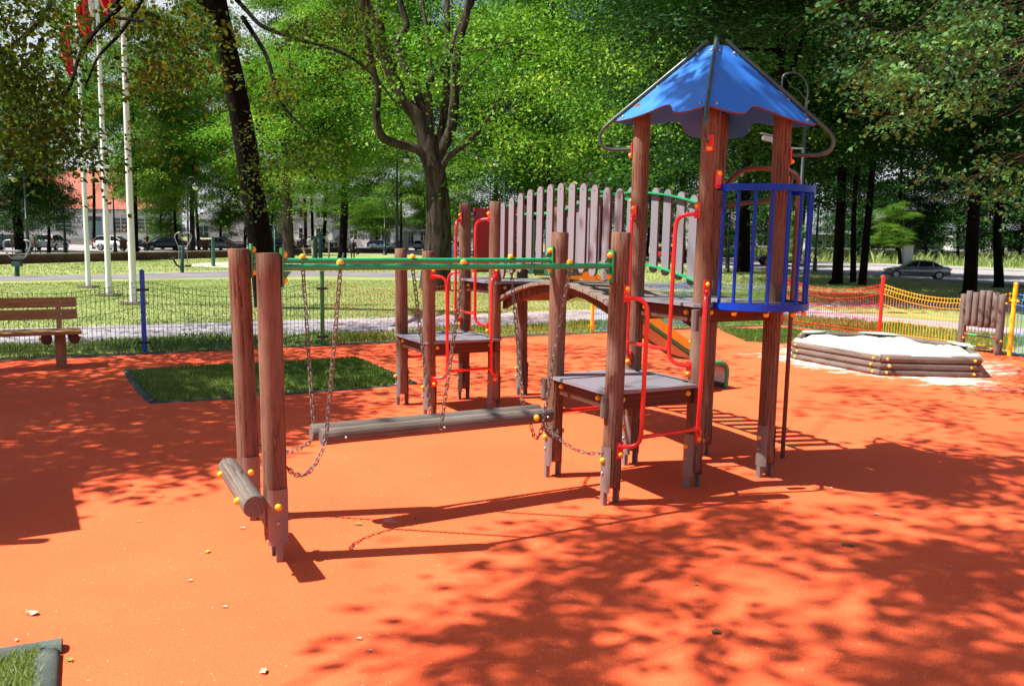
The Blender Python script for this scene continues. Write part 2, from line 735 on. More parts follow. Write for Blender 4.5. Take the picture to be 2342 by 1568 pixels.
M['roofblue'] = paint('roof_panel_blue', (0.024, 0.175, 0.66), 0.36, 0.08, 5)
M['yellow'] = paint('yellow_plastic', (0.80, 0.40, 0.008), 0.35, 0.08, 40)
M['yellowp'] = paint('yellow_paint', (0.85, 0.46, 0.01), 0.35, 0.05, 9)
M['orangep'] = paint('orange_panel', (0.95, 0.58, 0.010), 0.4, 0.05, 9)
M['roofsteel'] = paint('green_grey_steel', (0.055, 0.085, 0.075), 0.30, 0.2, 30, 0.5)
M['steel'] = paint('galvanised_steel', (0.42, 0.42, 0.43), 0.42, 0.3, 40, 0.85)
M['chain'] = paint('chain_steel', (0.15, 0.135, 0.125), 0.42, 0.3, 60, 0.35)
M['shoe'] = paint('post_shoe_steel', (0.20, 0.165, 0.155), 0.55, 0.4, 20, 0.35)
M['deck'] = paint('deck_panel', (0.19, 0.185, 0.225), 0.34, 0.25, 5)
M['picket'] = paint('grey_picket_face', (0.195, 0.183, 0.215), 0.45, 0.15, 4)
M['pickedge'] = paint('brown_picket_edge', (0.10, 0.045, 0.035), 0.6, 0.1, 20)
M['redpanel'] = paint('red_panel', (0.34, 0.014, 0.010), 0.5, 0.06, 5)
M['dark'] = paint('black_plastic', (0.015, 0.015, 0.016), 0.5, 0.05, 20)
M['pole'] = paint('brown_steel_pole', (0.11, 0.035, 0.025), 0.4, 0.1, 20)
M['white'] = paint('white_paint', (0.78, 0.79, 0.80), 0.35, 0.03, 3)


def cap_dir(mb, p, d, r=0.020):
    """domed plastic bolt cover on a surface point, facing d"""
    d = Vector(d).normalized()
    mb.revolve(Vector(p) - d * 0.004, Vector(p) + d * r * 1.25, [(0, r), (0.35, r), (0.6, r * .92), (0.8, r * .70), (0.93, r * .40), (1, r * .08)], 12)


PS = thing('play_structure', 'wooden climbing structure with blue scalloped roof, arched picket bridge and red ladders on orange rubber', 'playground set', tuple(O3))
PR = 0.062
POSTPX = dict(P1=((634, 1280), (613, 578)), P2=((574, 1187), (546, 568)), P3=((1263, 1091), (1281, 531)), P4=((1394, 1155), (1421, 531)),
              T1=((1440, 1064), (1470, 240)), T2=((1581, 1117), (1630, 235)), T3=((1747, 1092), (1792, 252)), T4=((1606, 1044), (1648, 262)),
              Q1=((920, 927), (917, 568)), Q3=((1060, 914), (1064, 466)), Q5=((1193, 904), (1195, 472)))
POST = {}
for k, (b, t) in POSTPX.items():
    B = g(*b)
    POST[k] = (B, atd(*t, B.y))
for k, (u, v, t) in dict(Q2=(-.79, 2.82, (980, 574)), Q4=(-.09, 2.85, (1134, 461)), Q6=(.61, 2.83, (1277, 474))).items():
    B = W(u, v)
    POST[k] = (B, atd(*t, B.y))


def pz(k, z):
    """axis point of a post at height z"""
    B, T = POST[k]
    return B + (T - B) * (z / T.z)


POSTOBJ = {}
for k, (B, T) in POST.items():
    mb = MB()
    z0 = 0.13
    mb.cyl(pz(k, z0), T, PR, PR * 0.985, 24, True, 0.006, 0.012)
    po = POSTOBJ[k] = mb.build('post', M['log'], PS)
    # steel shoe: two curved cover plates and the flat legs that go into the ground
    ax = V if k in ('P1', 'P2') else U
    for sg in (-1, 1):
        sh = MB()
        d = ax * sg
        s2 = Vector((-d.y, d.x, 0))
        top = 0.40 if sg < 0 else 0.37
        arc = [(math.cos(a) * d + math.sin(a) * s2) for a in [R(-52 + 13 * i) for i in range(9)]]
        for i in range(8):
            for ro in (PR + 0.0045,):
                a, b_ = arc[i] * ro, arc[i + 1] * ro
                c = pz(k, 0)
                sh.add([c + a + Z * .10, c + b_ + Z * .10, c + b_ + Z * top, c + a + Z * top], [(0, 1, 2, 3)], None, True)
        sh.bar(B + d * (PR - 0.002) - Z * 0.05, B + d * (PR - 0.002) + Z * 0.20, 0.036, 0.008, d)
        sh.bar(B + d * (PR - 0.014) + s2 * .016 - Z * 0.05, B + d * (PR - 0.014) + s2 * .016 + Z * 0.20, 0.006, 0.03, d)
        sh.build('shoe', M['shoe'], po)
    cp = Multi()
    cb = Multi()
    for sg in (-1, 1):
        d = ax * sg
        c = pz(k, 0.31 if sg < 0 else .34) + d * (PR + 0.005)
        cap_dir(cp, c, d + Vector((0, -.35, 0)) * (1 if k[0] != 'P' or k in ('P3', 'P4') else 0), 0.0185)
        cap_dir(cb, c - Z * 0.085, d, 0.010)
    cp.build('bolt_cap', M['yellow'], po)
    cb.build('bolt', M['steel'], po)

# ---- swing beams
BEAM = {}
for nm, (ka, pa), (kb, pb) in (('near', ('P1', (643, 612)), ('P4', (1404, 608))), ('far', ('P2', (575, 597)), ('P3', (1264, 595)))):
    a = atd(*pa, POST[ka][0].y)
    b = atd(*pb, POST[kb][0].y)
    a = pz(ka, a.z) + U * (PR + 0.004)
    b = pz(kb, b.z) - U * (PR + 0.004)
    mb = MB()
    mb.cyl(a, b, 0.0168, None, 18)
    bo = mb.build('swing_beam', M['green'], PS)
    BEAM[nm] = (a, b)
    cpb = Multi()
    for p, sg, kk in ((a, 1, ka), (b, -1, kb)):
        pl = MB()
        pl.box(p + U * sg * 0.001, (0.010, 0.055, 0.20), Matrix((U, V, Z)).transposed())
        # gusset between plate and tube
        for q in (-1, 1):
            pl.add([p + V * .004 + Z * q * .02, p + V * .004 + Z * q * .08, p + U * sg * .05 + V * .004 + Z * q * .02], [(0, 1, 2)], None, False)
            pl.add([p - V * .004 + Z * q * .02, p - V * .004 + Z * q * .08, p + U * sg * .05 - V * .004 + Z * q * .02], [(0, 2, 1)], None, False)
            cap_dir(cpb, p + U * sg * 0.006 + Z * q * 0.066, U * sg, 0.0195)
        pl.build('beam_bracket', M['greenplate'], bo)
    cpb.build('bolt_cap', M['yellow'], bo)

HANG = {}
for nm, xs in (('far', (692, 943, 1168)), ('near', (778, 1060, 1303))):
    a, b = BEAM[nm]
    pa = None
    for i, x in enumerate(xs):
        # parameter along the beam where the cover is seen
        lo, hi = 0.0, 1.0
        nrm = RT * FOC - FW * (x - PW / 2)
        t = (C0 - a).dot(nrm) / (b - a).dot(nrm)
        HANG[(nm, i)] = a + (b - a) * t
for (nm, i), p in HANG.items():
    c = Multi()
    cap_dir(c, p + Z * 0.019, Z, 0.0195)
    c.build('bolt_cap', M['yellow'], PS)

# ---- step log in front of the left posts
sl0, sl1 = on_u(583, 1158, -3.04), on_u(521, 1067, -3.04)
mb = MB()
mb.cyl(sl0, sl1, 0.057, 0.055, 22, True, 0.006, 0.02)
so = mb.build('step_log', M['greylog'], PS)
c = Multi()
for t in (0.16, 0.82):
    p = sl0 + (sl1 - sl0) * t
    cap_dir(c, p - U * 0.055, -U + Z * 0.05, 0.0185)
c.build('bolt_cap', M['yellow'], so)
for k in ('P1', 'P2'):
    bk = MB()
    p = pz(k, 0.33)
    q = sl0 + (sl1 - sl0) * ((p - sl0).dot(V) / (sl1 - sl0).dot(V))
    bk.bar(p - U * PR, Vector((q.x, q.y, p.z - .02)) + U * 0.03, 0.04, 0.05)
    tri = [p - U * PR - Z * 0.05 + V * s_ for s_ in (.012, -.012)]
    bk.slab([p - U * (PR - .005) + Z * .02 + V * .03, q + U * .02 - Z * .03 + V * .03, p - U * (PR - .005) - Z * .14 + V * .03], V * -0.06)
    bk.build('log_bracket', M['shoe'], so)

# ---- platforms and decks
def platform(name, u0, u1, v0, v1, z, ext=None, skip=()):
    mb = MB()
    c = 0.035
    poly = [(u0 + c, v0), (u1 - c, v0), (u1, v0 + c), (u1, v1 - c), (u1 - c, v1), (u0 + c, v1), (u0, v1 - c), (u0, v0 + c)]
    if ext == 'barrel':
        cu, r_ = 0.425, 0.352
        arc = [(cu + r_ * math.cos(a), v0 - 0.0 + r_ * math.sin(a) * 1.0) for a in [R(180 + 12 * i) for i in range(16)]]
        arc = [(x, y) for x, y in arc if True]
        poly = [(u0 + c, v0)] + arc + [(u1, v0 + .05)] + poly[3:]
    mb.slab([W(u, v, z) for u, v in poly], Z * -0.022)
    d = mb.build(name, M['deck'], PS)
    j = Multi()
    zt = z - 0.023
    h = 0.105
    for v in (v0 + 0.045, v1 - 0.045):
        j.bar(W(u0 + .05, v, zt - h / 2), W(u1 - .05, v, zt - h / 2), h, 0.045, V)
    for u in (u0 + 0.075, u1 - 0.075):
        j.bar(W(u, v0 - .002, zt - h / 2 - .006), W(u, v1 + .002, zt - h / 2 - .006), 0.045, h - .012)
    j.build('joist', M['joist'], d)
    cc = Multi()
    for u in (u0 + .14, u1 - .14):
        cap_dir(cc, W(u, v0 + 0.022, zt - h * .35), -V, 0.019)
    for v in (v0 + .16, v1 - .16):
        cap_dir(cc, W(u0 + .052, v, zt - h * .4), -U, 0.019)
    cc.build('bolt_cap', M['yellow'], d)
    return d


platform('platform', -0.795, 0.03, -0.055, 0.72, 0.752)
platform('platform', -0.87, -0.03, 2.77, 3.60, 0.745)
platform('deck', -0.085, 0.73, -0.06, 0.72, 1.300, 'barrel')
platform('deck', -0.15, 0.67, 2.79, 3.59, 1.300)
# end blocks that carry the platforms
for (u, v, z) in ((-0.80, -0.045, .66), (-0.12, -0.09, 1.20), (-.80, .70, .66)):
    mb = MB()
    mb.cyl(W(u, v, z - .075), W(u, v, z + .065), 0.028, None, 12)
    mb.build('end_block', M['greylog'], PS)


# ---- red ladders: two side tubes bent back to brackets on the posts, rungs between
def ladder(ka, kb, out, zb, zt, rungs, la=0.0, lb=0.0, side=None):
    out = Vector(out)
    ends = []
    mbt = []
    root = None
    sv = (pz(kb, .5) - pz(ka, .5)).normalized()
    for k, sg, dz in ((ka, 1, la), (kb, -1, lb)):
        A, Bp = pz(k, zt + dz), pz(k, zb + dz)
        a0 = A + out * (PR * .8) + sv * sg * 0.02
        b0 = Bp + out * (PR * .8) + sv * sg * 0.02
        D = 0.108
        q_ = out * D + sv * sg * .098
        pts = smooth([a0 + out * .02, a0 + q_ * .60 + out * .01 - Z * .010, a0 + q_ * .94 - Z * .05, a0 + q_ - Z * .13], 5)
        pts += smooth([b0 + q_ + Z * .13, b0 + q_ * .94 + Z * .05, b0 + q_ * .60 + out * .01 + Z * .010, b0 + out * .02], 5)
        mb = MB()
        mb.tube(pts, 0.0145, 12)
        t_ = mb.build('ladder_rail', M['red'], PS)
        root = root or t_
        ends.append((a0 + q_, b0 + q_))
        cp = Multi()
        for p, q in ((a0, 1), (b0, -1)):
            br = MB()
            rot = Matrix((sv, out, Z)).transposed()
            br.box(p + out * .010 + Z * q * .025, (0.052, 0.012, 0.11), rot)
            br.cyl(p + out * .012, p + out * .03, 0.021, .0165, 12)
            cap_dir(cp, p + out * .016 + Z * q * .052, out, 0.0165)
            br.build('bracket', M['red'], t_, bevel=0.004)
        cp.build('bolt_cap', M['yellow'], t_)
    for z in rungs:
        pa = ends[0][1] + (ends[0][0] - ends[0][1]) * ((z - ends[0][1].z) / (ends[0][0].z - ends[0][1].z))
        pb = ends[1][1] + (ends[1][0] - ends[1][1]) * ((z - ends[1][1].z) / (ends[1][0].z - ends[1][1].z))
        mb = MB()
        mb.cyl(pa, pb, 0.0135, None, 12)
        mb.build('rung', M['red'], PS)


ladder('P4', 'T2', -V, 0.405, 1.36, (0.475,), 0.0, 0.02)
ladder('T1', 'T2', -U, 0.87, 1.90, (0.975,), 0.0, 0.0)
ladder('Q2', 'Q4', -V, 0.40, 1.36, (0.475,))
ladder('Q3', 'Q4', -U, 0.87, 1.90, (0.975,))
ladder('Q1', 'Q3', V, 0.40, 1.36, (0.475,))
mb = MB()
mb.cyl(pz('P3', .475) + V * .03, pz('T1', .475) + V * .03, 0.0135, None, 12)
mb.build('rung', M['red'], PS)

# ---- arched bridge
def zdeck(v):
    return 1.355 - 0.19 * (v - 1.78) ** 2


def zrail(v):
    return 2.142 - 0.130 * (v - 1.75) ** 2


br = MB()
n = 21
v0, v1 = 0.74, 2.86
for i in range(n):
    v = v0 + (v1 - v0) * (i + .5) / n
    w = (v1 - v0) / n * 0.965
    sl = -0.38 * (v - 1.78)
    t = (V + Z * sl).normalized()
    nrm = U.cross(t)
    nrm = nrm if nrm.z > 0 else -nrm
    rot = Matrix((U, t, nrm)).transposed()
    br.box(W(0.28 + rnd.uniform(-.004, .004), v, zdeck(v) - 0.016 + rnd.uniform(-.0015, .0015)), (0.70, w, 0.032), rot)
bd = br.build('bridge_deck', M['bridgewood'], PS, bevel=0.002)
for u in (0.0, 0.56):
    st = MB()
    arc = [(v, zdeck(v) - .034) for v in np.linspace(v0, v1, 15)]
    top = [W(u, v, z) for v, z in arc]
    for i in range(14):
        a, b = top[i], top[i + 1]
        st.add([a, b, b - Z * .07, a - Z * .07], [(0, 1, 2, 3)], None, False)
        a2, b2 = a + U * .045, b + U * .045
        st.add([a2, b2, b2 - Z * .07, a2 - Z * .07], [(3, 2, 1, 0)], None, False)
        st.add([a - Z * .07, b - Z * .07, b2 - Z * .07, a2 - Z * .07], [(0, 1, 2, 3)], None, False)
    st.build('bridge_stringer', M['joist'], bd)

PICK = [2.752, 2.576, 2.406, 2.233, 2.055, 1.884, 1.711, 1.535, 1.367, 1.204, 1.033, 0.875]
for u, sgn in ((-0.06, -1), (0.655, 1)):
    ro = None
    for off in (0.0, -0.615):
        rail = MB()
        pts = [W(u - sgn * .019, v, zrail(v) + off) for v in np.linspace(0.72, 2.86, 25)]
        for i in range(24):
            rail.bar(pts[i], pts[i + 1], 0.012, 0.042, U)
        if ro is None:
            ro = rail.build('bridge_railing', M['green'], PS)
        else:
            rail.build('lower_rail', M['green'], ro)
    cc = Multi()
    for off in (0.0, -.615):
        for v in (0.735, 2.85):
            cap_dir(cc, W(u - sgn * .0, v, zrail(v) + off), U * sgn, 0.019)
    cc.build('bolt_cap', M['yellow'], ro)
    for v in PICK:
        zt = zrail(v) + 0.047
        zb = zrail(v) - 0.675
        w, th = 0.048, 0.020
        ang = [math.pi * i / 8 for i in range(9)]
        poly = [(w * math.cos(a), zt - w + w * math.sin(a)) for a in ang] + [(-w * math.cos(a), zb + w - w * math.sin(a)) for a in ang]
        p = MB()
        p.slab([W(u + sgn * th, v + q * -sgn, z) for q, z in poly], U * -sgn * th, False, 1)
        p.cm = 1
        for zz in (zt - .047, zb + .06):
            p.cyl(W(u + sgn * th, v, zz), W(u + sgn * (th + .003), v, zz), 0.006, None, 8)
        p.build('picket', [M['picket'], M['pickedge']], ro)

# ---- back panels of the far tower
def board(name, m, a, b, z0, z1, th=0.018, label=None):
    mb = MB()
    d = (b - a)
    nrm = Vector((-d.y, d.x, 0)).normalized()
    mb.slab([Vector((a.x, a.y, z0)), Vector((b.x, b.y, z0)), Vector((b.x, b.y, z1)), Vector((a.x, a.y, z1))], nrm * th)
    return mb.build(name, m, PS, label, bevel=0.003)


pb = board('panel_board', M['redpanel'], pz('Q3', 1) + U * .10, pz('Q5', 1) - U * .09, 1.36, 2.03)
cc = Multi()
hb = Multi()
for k, sg in (('Q3', 1), ('Q5', -1)):
    for z in (1.42, 1.97):
        p = pz(k, z) + U * sg * (PR + .012)
        cap_dir(cc, p - V * .01, -V, 0.017)
        hb.box(pz(k, z) + U * sg * (PR + .035), (.045, .03, .05), Matrix((U, V, Z)).transposed())
cc.build('bolt_cap', M['yellow'], pb)
hb.build('panel_clamp', M['blue'], pb)
# opening bars above the slide
mb = MB()
mb.cyl(pz('Q5', 1.98) - V * PR, pz('Q6', 1.98) + V * PR, 0.016, None, 12)
mb.build('guard_bar', M['green'], PS)
for k, sg in (('Q6', 1), ('Q5', -1)):
    a = pz(k, 1)
    board('panel_board', M['dgreen'], a + V * sg * (PR + .005), a + V * sg * (PR + .17), 1.36, 1.92, label='dark green side panel beside the slide')

# ---- slide from the far tower
sv0, sv1 = 2.93, 3.43
prof = [(0.66, 1.31), (0.92, 1.30), (1.12, 1.22), (1.6, 0.965), (2.1, 0.675), (2.55, 0.42), (2.78, 0.345), (2.95, 0.335), (3.02, 0.29), (3.04, 0.22), (3.035, 0.13), (3.03, 0.05)]
ps_ = smooth([(u, z, 0) for u, z in prof], 4)
bed = MB()
for i in range(len(ps_) - 1):
    a, b = ps_[i], ps_[i + 1]
    for dz, fl in ((0, False), (-0.012, True)):
        q = [W(a.x, sv0, a.y + dz), W(b.x, sv0, b.y + dz), W(b.x, sv1, b.y + dz), W(a.x, sv1, a.y + dz)]
        bed.add(q, [(0, 1, 2, 3) if fl else (3, 2, 1, 0)], None, True)
so = bed.build('slide_chute', M['steel'], PS)
for v in (sv0 - .018, sv1 + .018):
    tb = MB()
    tb.tube([W(a.x + .012, v, a.y - .015) for a in ps_[8:]], 0.026, 12)
    tb.build('slide_rail', M['greenplate'], so)
    tb = MB()
    tb.cyl(W(0.62, v, 1.37), W(0.95, v, 1.37), 0.024, None, 12)
    tb.build('grab_bar', M['greenplate'], so)
cc = Multi()
for v in (sv0 - .03, sv1 + .012):
    sd = MB()
    lo = [(0.70, 1.33), (0.94, 1.32), (1.14, 1.235), (1.6, 0.985), (2.1, 0.695), (2.52, 0.455)]
    hi = [(2.56, 0.50), (2.45, 0.60), (2.1, 0.805), (1.6, 1.095), (1.2, 1.335), (0.98, 1.47), (0.70, 1.50)]
    sd.slab([W(u, v, z) for u, z in lo + hi], V * 0.018)
    sd.build('slide_side', M['orangep'], so)
    for u, z in ((0.85, 1.42), (1.15, 1.32), (2.44, 0.59)):
        cap_dir(cc, W(u, v, z), -V, 0.018)
cc.build('bolt_cap', M['yellow'], so)
ed = MB()
ed.bar(W(3.045, sv0 + .01, .045), W(3.045, sv1 - .01, .045), 0.05, 0.06)
ed.build('slide_lip', M['dark'], so)

# ---- blue half-round balcony
bc = (0.425, -0.055)
BR = 0.370
def arcp(a, z, r=BR):
    return W(bc[0] + r * math.cos(a), bc[1] + r * math.sin(a), z)
angs = [R(180 + 6 * i) for i in range(33)]
for z, h in ((2.075, 0.042), (1.29, 0.046)):
    mb = MB()
    pts = [arcp(a, z) for a in angs]
    for i in range(len(pts) - 1):
        o1, o2 = arcp(angs[i], z), arcp(angs[i + 1], z)
        i1, i2 = arcp(angs[i], z, BR - .012), arcp(angs[i + 1], z, BR - .012)
        hz = Z * h / 2
        mb.add([o1 - hz, o2 - hz, o2 + hz, o1 + hz], [(0, 1, 2, 3)], None, True)
        mb.add([i1 - hz, i2 - hz, i2 + hz, i1 + hz], [(3, 2, 1, 0)], None, True)
        mb.add([o1 + hz, o2 + hz, i2 + hz, i1 + hz], [(0, 1, 2, 3)], None, True)
        mb.add([o1 - hz, o2 - hz, i2 - hz, i1 - hz], [(3, 2, 1, 0)], None, True)
    ob = mb.build('balcony_ring', M['blue'], PS)
    if z > 2:
        bro = ob
for a in [R(x) for x in (186, 204, 222, 240, 258, 276, 294, 312, 330, 348, 366)]:
    mb = MB()
    mb.cyl(arcp(a, 1.262, BR - .02), arcp(a, 2.09, BR - .02), 0.0118, None, 10)
    mb.build('balcony_bar', M['blue'], PS)
cc = Multi()
rb = Multi()
for a in (205, 240, 275, 310, 345):
    q = arcp(R(a), 1.25, BR - .03)
    cap_dir(cc, q, -Z, 0.019)
for p, d in ((pz('T2', 2.13) - V * (PR + .01) + U * .02, -V), (pz('T3', 2.13) + U * (PR + .006), U)):
    rot = Matrix((Z.cross(d), d, Z)).transposed()
    rb.box(p, (.05, .014, .12), rot)
    cap_dir(cc, p + d * .01 + Z * .035, d, 0.0165)
cc.build('bolt_cap', M['yellow'], bro)
rb.build('bracket', M['red'], bro, bevel=0.004)
# inner dark hand rail
mb = MB()
mb.cyl(pz('T4', 2.0) - V * PR, pz('T3', 2.02) + V * PR, 0.015, None, 12)
mb.build('guard_bar', M['pole'], PS)

# ---- fireman's pole with its arch
fp = g(1789, 1050)
mb = MB()
top = Vector((fp.x, fp.y, 2.20))
arch = smooth([pz('T4', 2.06) + U * .05, pz('T4', 2.17) + U * .11, W(0.83, .52, 2.27), W(1.02, .42, 2.285), Vector((fp.x, fp.y, 2.24)) - U * .04, Vector((fp.x, fp.y, 2.12))], 6)
mb.tube(arch + [Vector((fp.x, fp.y, z)) for z in (1.6, 1.0, .4, -.02)], 0.018, 12)
mb.build('sliding_pole', M['pole'], PS)
mb = MB()
mb.tube(smooth([pz('T3', 2.06) + U * .05, pz('T3', 2.18) + U * .11, W(0.86, .16, 2.27), W(1.04, .28, 2.28), W(1.17, .345, 2.24)], 6), 0.016, 12)
mb.build('pole_arch', M['pole'], PS)

# ---- roof
RC = (POST['T1'][0] + POST['T2'][0] + POST['T3'][0] + POST['T4'][0]) / 4
RC = Vector((RC.x, RC.y, 0))
DG = [Vector((math.cos(R(x)), math.sin(R(x)), 0)) for x in (163.8, 253.8, 343.8, 73.8)]   # T1, T2, T3, T4
ZE, ZA, DE, DA = 2.575, 3.085, 0.708, 0.085
ZC = (2.588, 2.575, 2.535, 2.55)
corner = [RC + d * DE + Z * z for d, z in zip(DG, ZC)]
apex = [RC + d * DA + Z * ZA for d in DG]
# bottom edge of a panel: rise above the straight eave, from one corner to the next
WAVE = [(0.015, 0.0), (0.06, -.012), (0.15, -.026), (0.24, -.026), (0.295, -.018), (0.33, -.004), (0.36, .018), (0.39, .046), (0.42, .068), (0.45, .079), (0.485, .080), (0.53, .070), (0.60, .047), (0.69, .022), (0.80, .004), (0.92, -.004), (0.985, 0)]
for i, (a, b, flip) in enumerate(((0, 1, True), (1, 2, False), (2, 3, True), (3, 0, False))):
    A, B_ = corner[a], corner[b]
    TA, TB = apex[a], apex[b]
    mid = (A + B_) / 2
    upv = ((TA + TB) / 2 - mid).normalized()
    pts = []
    for t, r in (WAVE if not flip else [(1 - t, r) for t, r in reversed(WAVE)]):
        pts.append(A + (B_ - A) * t + upv * r)
    poly = pts + [TB + (TA - TB) * .06, TA + (TB - TA) * .06]
    nrm = (B_ - A).cross(upv).normalized()
    if nrm.z < 0:
        nrm = -nrm
    mb = MB()
    mb.slab(poly, nrm * -0.013, False, 1)
    po = mb.build('roof_panel', [M['roofblue'], M['pickedge']], PS)
    sc_ = Multi()
    for (s_, t) in ((.07, .04), (.93, .04), (.16, .90), (.84, .90)):
        q = (A + (B_ - A) * s_) * (1 - t) + (TA + (TB - TA) * s_) * t
        cap_dir(sc_, q + nrm * .001, nrm, 0.010)
    sc_.build('screw', M['steel'], po)
for i, d in enumerate(DG):
    k = ('T1', 'T2', 'T3', 'T4')[i]
    sl = (ZA - ZE) / (DE - DA)
    P = lambda r_, z: RC + d * r_ + Z * z
    ze2 = ZC[i] + 0.020
    sl = (ZA - ZC[i]) / (DE - DA)
    pts = [P(DA - .025, ZA + .045), P(DA + .1, ZA + .020 - sl * .1), P(DE - .1, ze2 + sl * .1), P(DE, ze2)]
    loop = smooth([P(DE, ze2), P(DE + .075, ze2 - .070), P(DE + .108, ze2 - .135), P(DE + .085, ze2 - .20), P(DE + .01, ze2 - .225), P(0.545, ze2 - .225)], 6)
    mb = MB()
    mb.tube(pts[:3] + loop, 0.0142, 12)
    ho = mb.build('roof_hip_tube', M['roofsteel'], PS)
    rb = Multi()
    zz = ze2 - .235
    pp = pz(k, zz) + d * (PR + .004)
    rot = Matrix((Z.cross(d), d, Z)).transposed()
    rb.box(pp, (.05, .012, .11), rot)
    rb.build('bracket', M['red'], ho, bevel=0.004)
    cc = Multi()
    cap_dir(cc, pp + d * .006 - Z * .034, d, 0.0165)
    cc.build('bolt_cap', M['yellow'], ho)

# ------------------------------------------------------------------ hanging log beam
SW = thing('swinging_log', 'pair of grey balance logs hanging low from the green beams on steel chains', 'swing log', tuple(W(-1.8, .33, 0)))
lg = []
for v, dz, l0, l1 in ((0.385, 0.003, -2.575, -1.03), (0.285, -0.003, -2.545, -1.0)):
    mb = MB()
    mb.cyl(W(l0, v, .565 + dz), W(l1, v, .562 + dz), 0.050, 0.049, 22, True, 0.006, 0.02)
    lg.append(mb.build('log', M['greylog'], SW))
c = Multi()
cap_dir(c, W(-1.14, .285 - .048, .56), -V, 0.021)
c.build('bolt_cap', M['yellow'], lg[1])
c = Multi()
for u in (-2.41, -1.05, -1.79):
    cap_dir(c, W(u, .285 - .047, .555), -V, 0.010)
c.build('bolt', M['steel'], lg[1])


def chain(pts, name='chain'):
    P = [Vector(p) for p in pts]
    L = [0]
    for i in range(1, len(P)):
        L.append(L[-1] + (P[i] - P[i - 1]).length)
    pitch = 0.0335
    n = max(2, int(round(L[-1] / pitch)))
    mb = MB()

    def at(s):
        s = min(max(s, 0), L[-1])
        for i in range(1, len(P)):
            if s <= L[i] + 1e-9:
                t = (s - L[i - 1]) / max(1e-9, L[i] - L[i - 1])
                return P[i - 1].lerp(P[i], t)
        return P[-1]
    tw = rnd.uniform(0, 3)
    for i in range(n):
        s = (i + .5) * L[-1] / n
        a, b = at(s - .02), at(s + .02)
        d = (b - a).normalized()
        ref = Vector((math.cos(tw), math.sin(tw), 0.1))
        x = (ref - d * ref.dot(d)).normalized()
        y = d.cross(x)
        if i % 2:
            x, y = y, x
        c_ = at(s)
        ln, wd = 0.0235, 0.0115
        ring = []
        for k in range(12):
            t = 2 * math.pi * k / 12
            cx, sy = math.cos(t), math.sin(t)
            ring.append(c_ + d * ((ln - wd) * (1 if cx > 0 else -1) * (1 if abs(cx) > .2 else abs(cx) / .2) + wd * cx) + x * (wd * sy))
        nr = len(ring)
        vs, fs = [], []
        for k in range(nr):
            td = (ring[(k + 1) % nr] - ring[k - 1]).normalized()
            bn = td.cross(y).normalized()
            for q in range(6):
                t = 2 * math.pi * q / 6
                vs.append(ring[k] + (bn * math.cos(t) + y * math.sin(t)) * 0.0036)
        for k in range(nr):
            for q in range(6):
                a_, b_ = k * 6, ((k + 1) % nr) * 6
                fs.append((a_ + q, a_ + (q + 1) % 6, b_ + (q + 1) % 6, b_ + q))
        mb.add(vs, fs, None, True)
    return mb.build(name, M['chain'], SW)


def slack(a, b, sag):
    a, b = Vector(a), Vector(b)
    return [a.lerp(b, t / 14) - Z * sag * 4 * (t / 14) * (1 - t / 14) for t in range(15)]


dn = Z * 0.024
NF, FF = 0.285 - .058, 0.385 + .058       # outer faces of the two logs
near_l = on_v(746, 1004, NF)
near_m = on_v(1008, 980, NF)
near_r = on_v(1242, 963, NF)
far_l = on_v(717, 968, .42)
far_m = W(-1.79, FF, .56)
far_r = on_v(1196, 922, FF)
chain([HANG[('near', 0)] - dn, near_l])
chain([HANG[('near', 1)] - dn, near_m])
chain([HANG[('near', 2)] - dn, near_r])
chain([HANG[('far', 0)] - dn, far_l])
chain([HANG[('far', 1)] - dn, far_m])
chain([HANG[('far', 2)] - dn, far_r])
chain(slack(near_l, pz('P1', .50) + U * PR, 0.115), 'slack_chain')
chain(slack(far_l - Z * .09, pz('P2', .47) + U * PR, 0.07), 'slack_chain')
chain(slack(near_r, pz('P4', .36) - U * PR, 0.075), 'slack_chain')
chain(slack(near_r - Z * .02, W(-1.15, .285, .50), 0.085), 'slack_chain')
chain(slack(near_r - Z * .02, pz('P3', .36) - V * PR, 0.06), 'slack_chain')
c = Multi()
for nm, i in HANG:
    p = HANG[(nm, i)]
    c.cyl(p - Z * .016, p - Z * .034, 0.009, None, 8)
c.build('chain_eye', M['chain'], SW)
# ------------------------------------------------------------------ grounds
M['grass'] = groundmat('lawn_soil', (0.175, 0.215, 0.068), (0.265, 0.310, 0.115), (0.36, 0.36, 0.18), 0.35, 30, 0.03)
M['path'] = groundmat('path_asphalt', (0.27, 0.250, 0.275), (0.325, 0.302, 0.332), (0.37, 0.345, 0.37), 0.5, 90, 0.004)
M['road'] = groundmat('road_surface', (0.26, 0.245, 0.245), (0.32, 0.305, 0.30), (0.38, 0.36, 0.35), 0.25, 40, 0.004)
M['soil'] = groundmat('soil', (0.05, 0.032, 0.020), (0.10, 0.070, 0.046), (0.17, 0.13, 0.09), 2.0, 50, 0.03)
M['sandmat'] = groundmat('sand', (0.46, 0.42, 0.37), (0.70, 0.655, 0.60), (0.82, 0.79, 0.75), 2.5, 60, 0.02)
M['kerbrubber'] = groundmat('kerb_rubber', (0.050, 0.064, 0.058), (0.095, 0.118, 0.106), (0.17, 0.19, 0.175), 3.0, 160, 0.01)
M['kerbstone'] = groundmat('kerb_stone', (0.22, 0.21, 0.2), (0.30, 0.29, 0.27), (0.36, 0.34, 0.32), 2.0, 60, 0.005)

SBL, SBF, SBR = g(1810, 822), g(2010, 861), g(2241, 866)
SBC = SBF + (SBL - SBF) + (SBR - SBF)
SBP = [SBF, SBR, SBC * 2 - SBL, SBC * 2 - SBF, SBC * 2 - SBR, SBL]

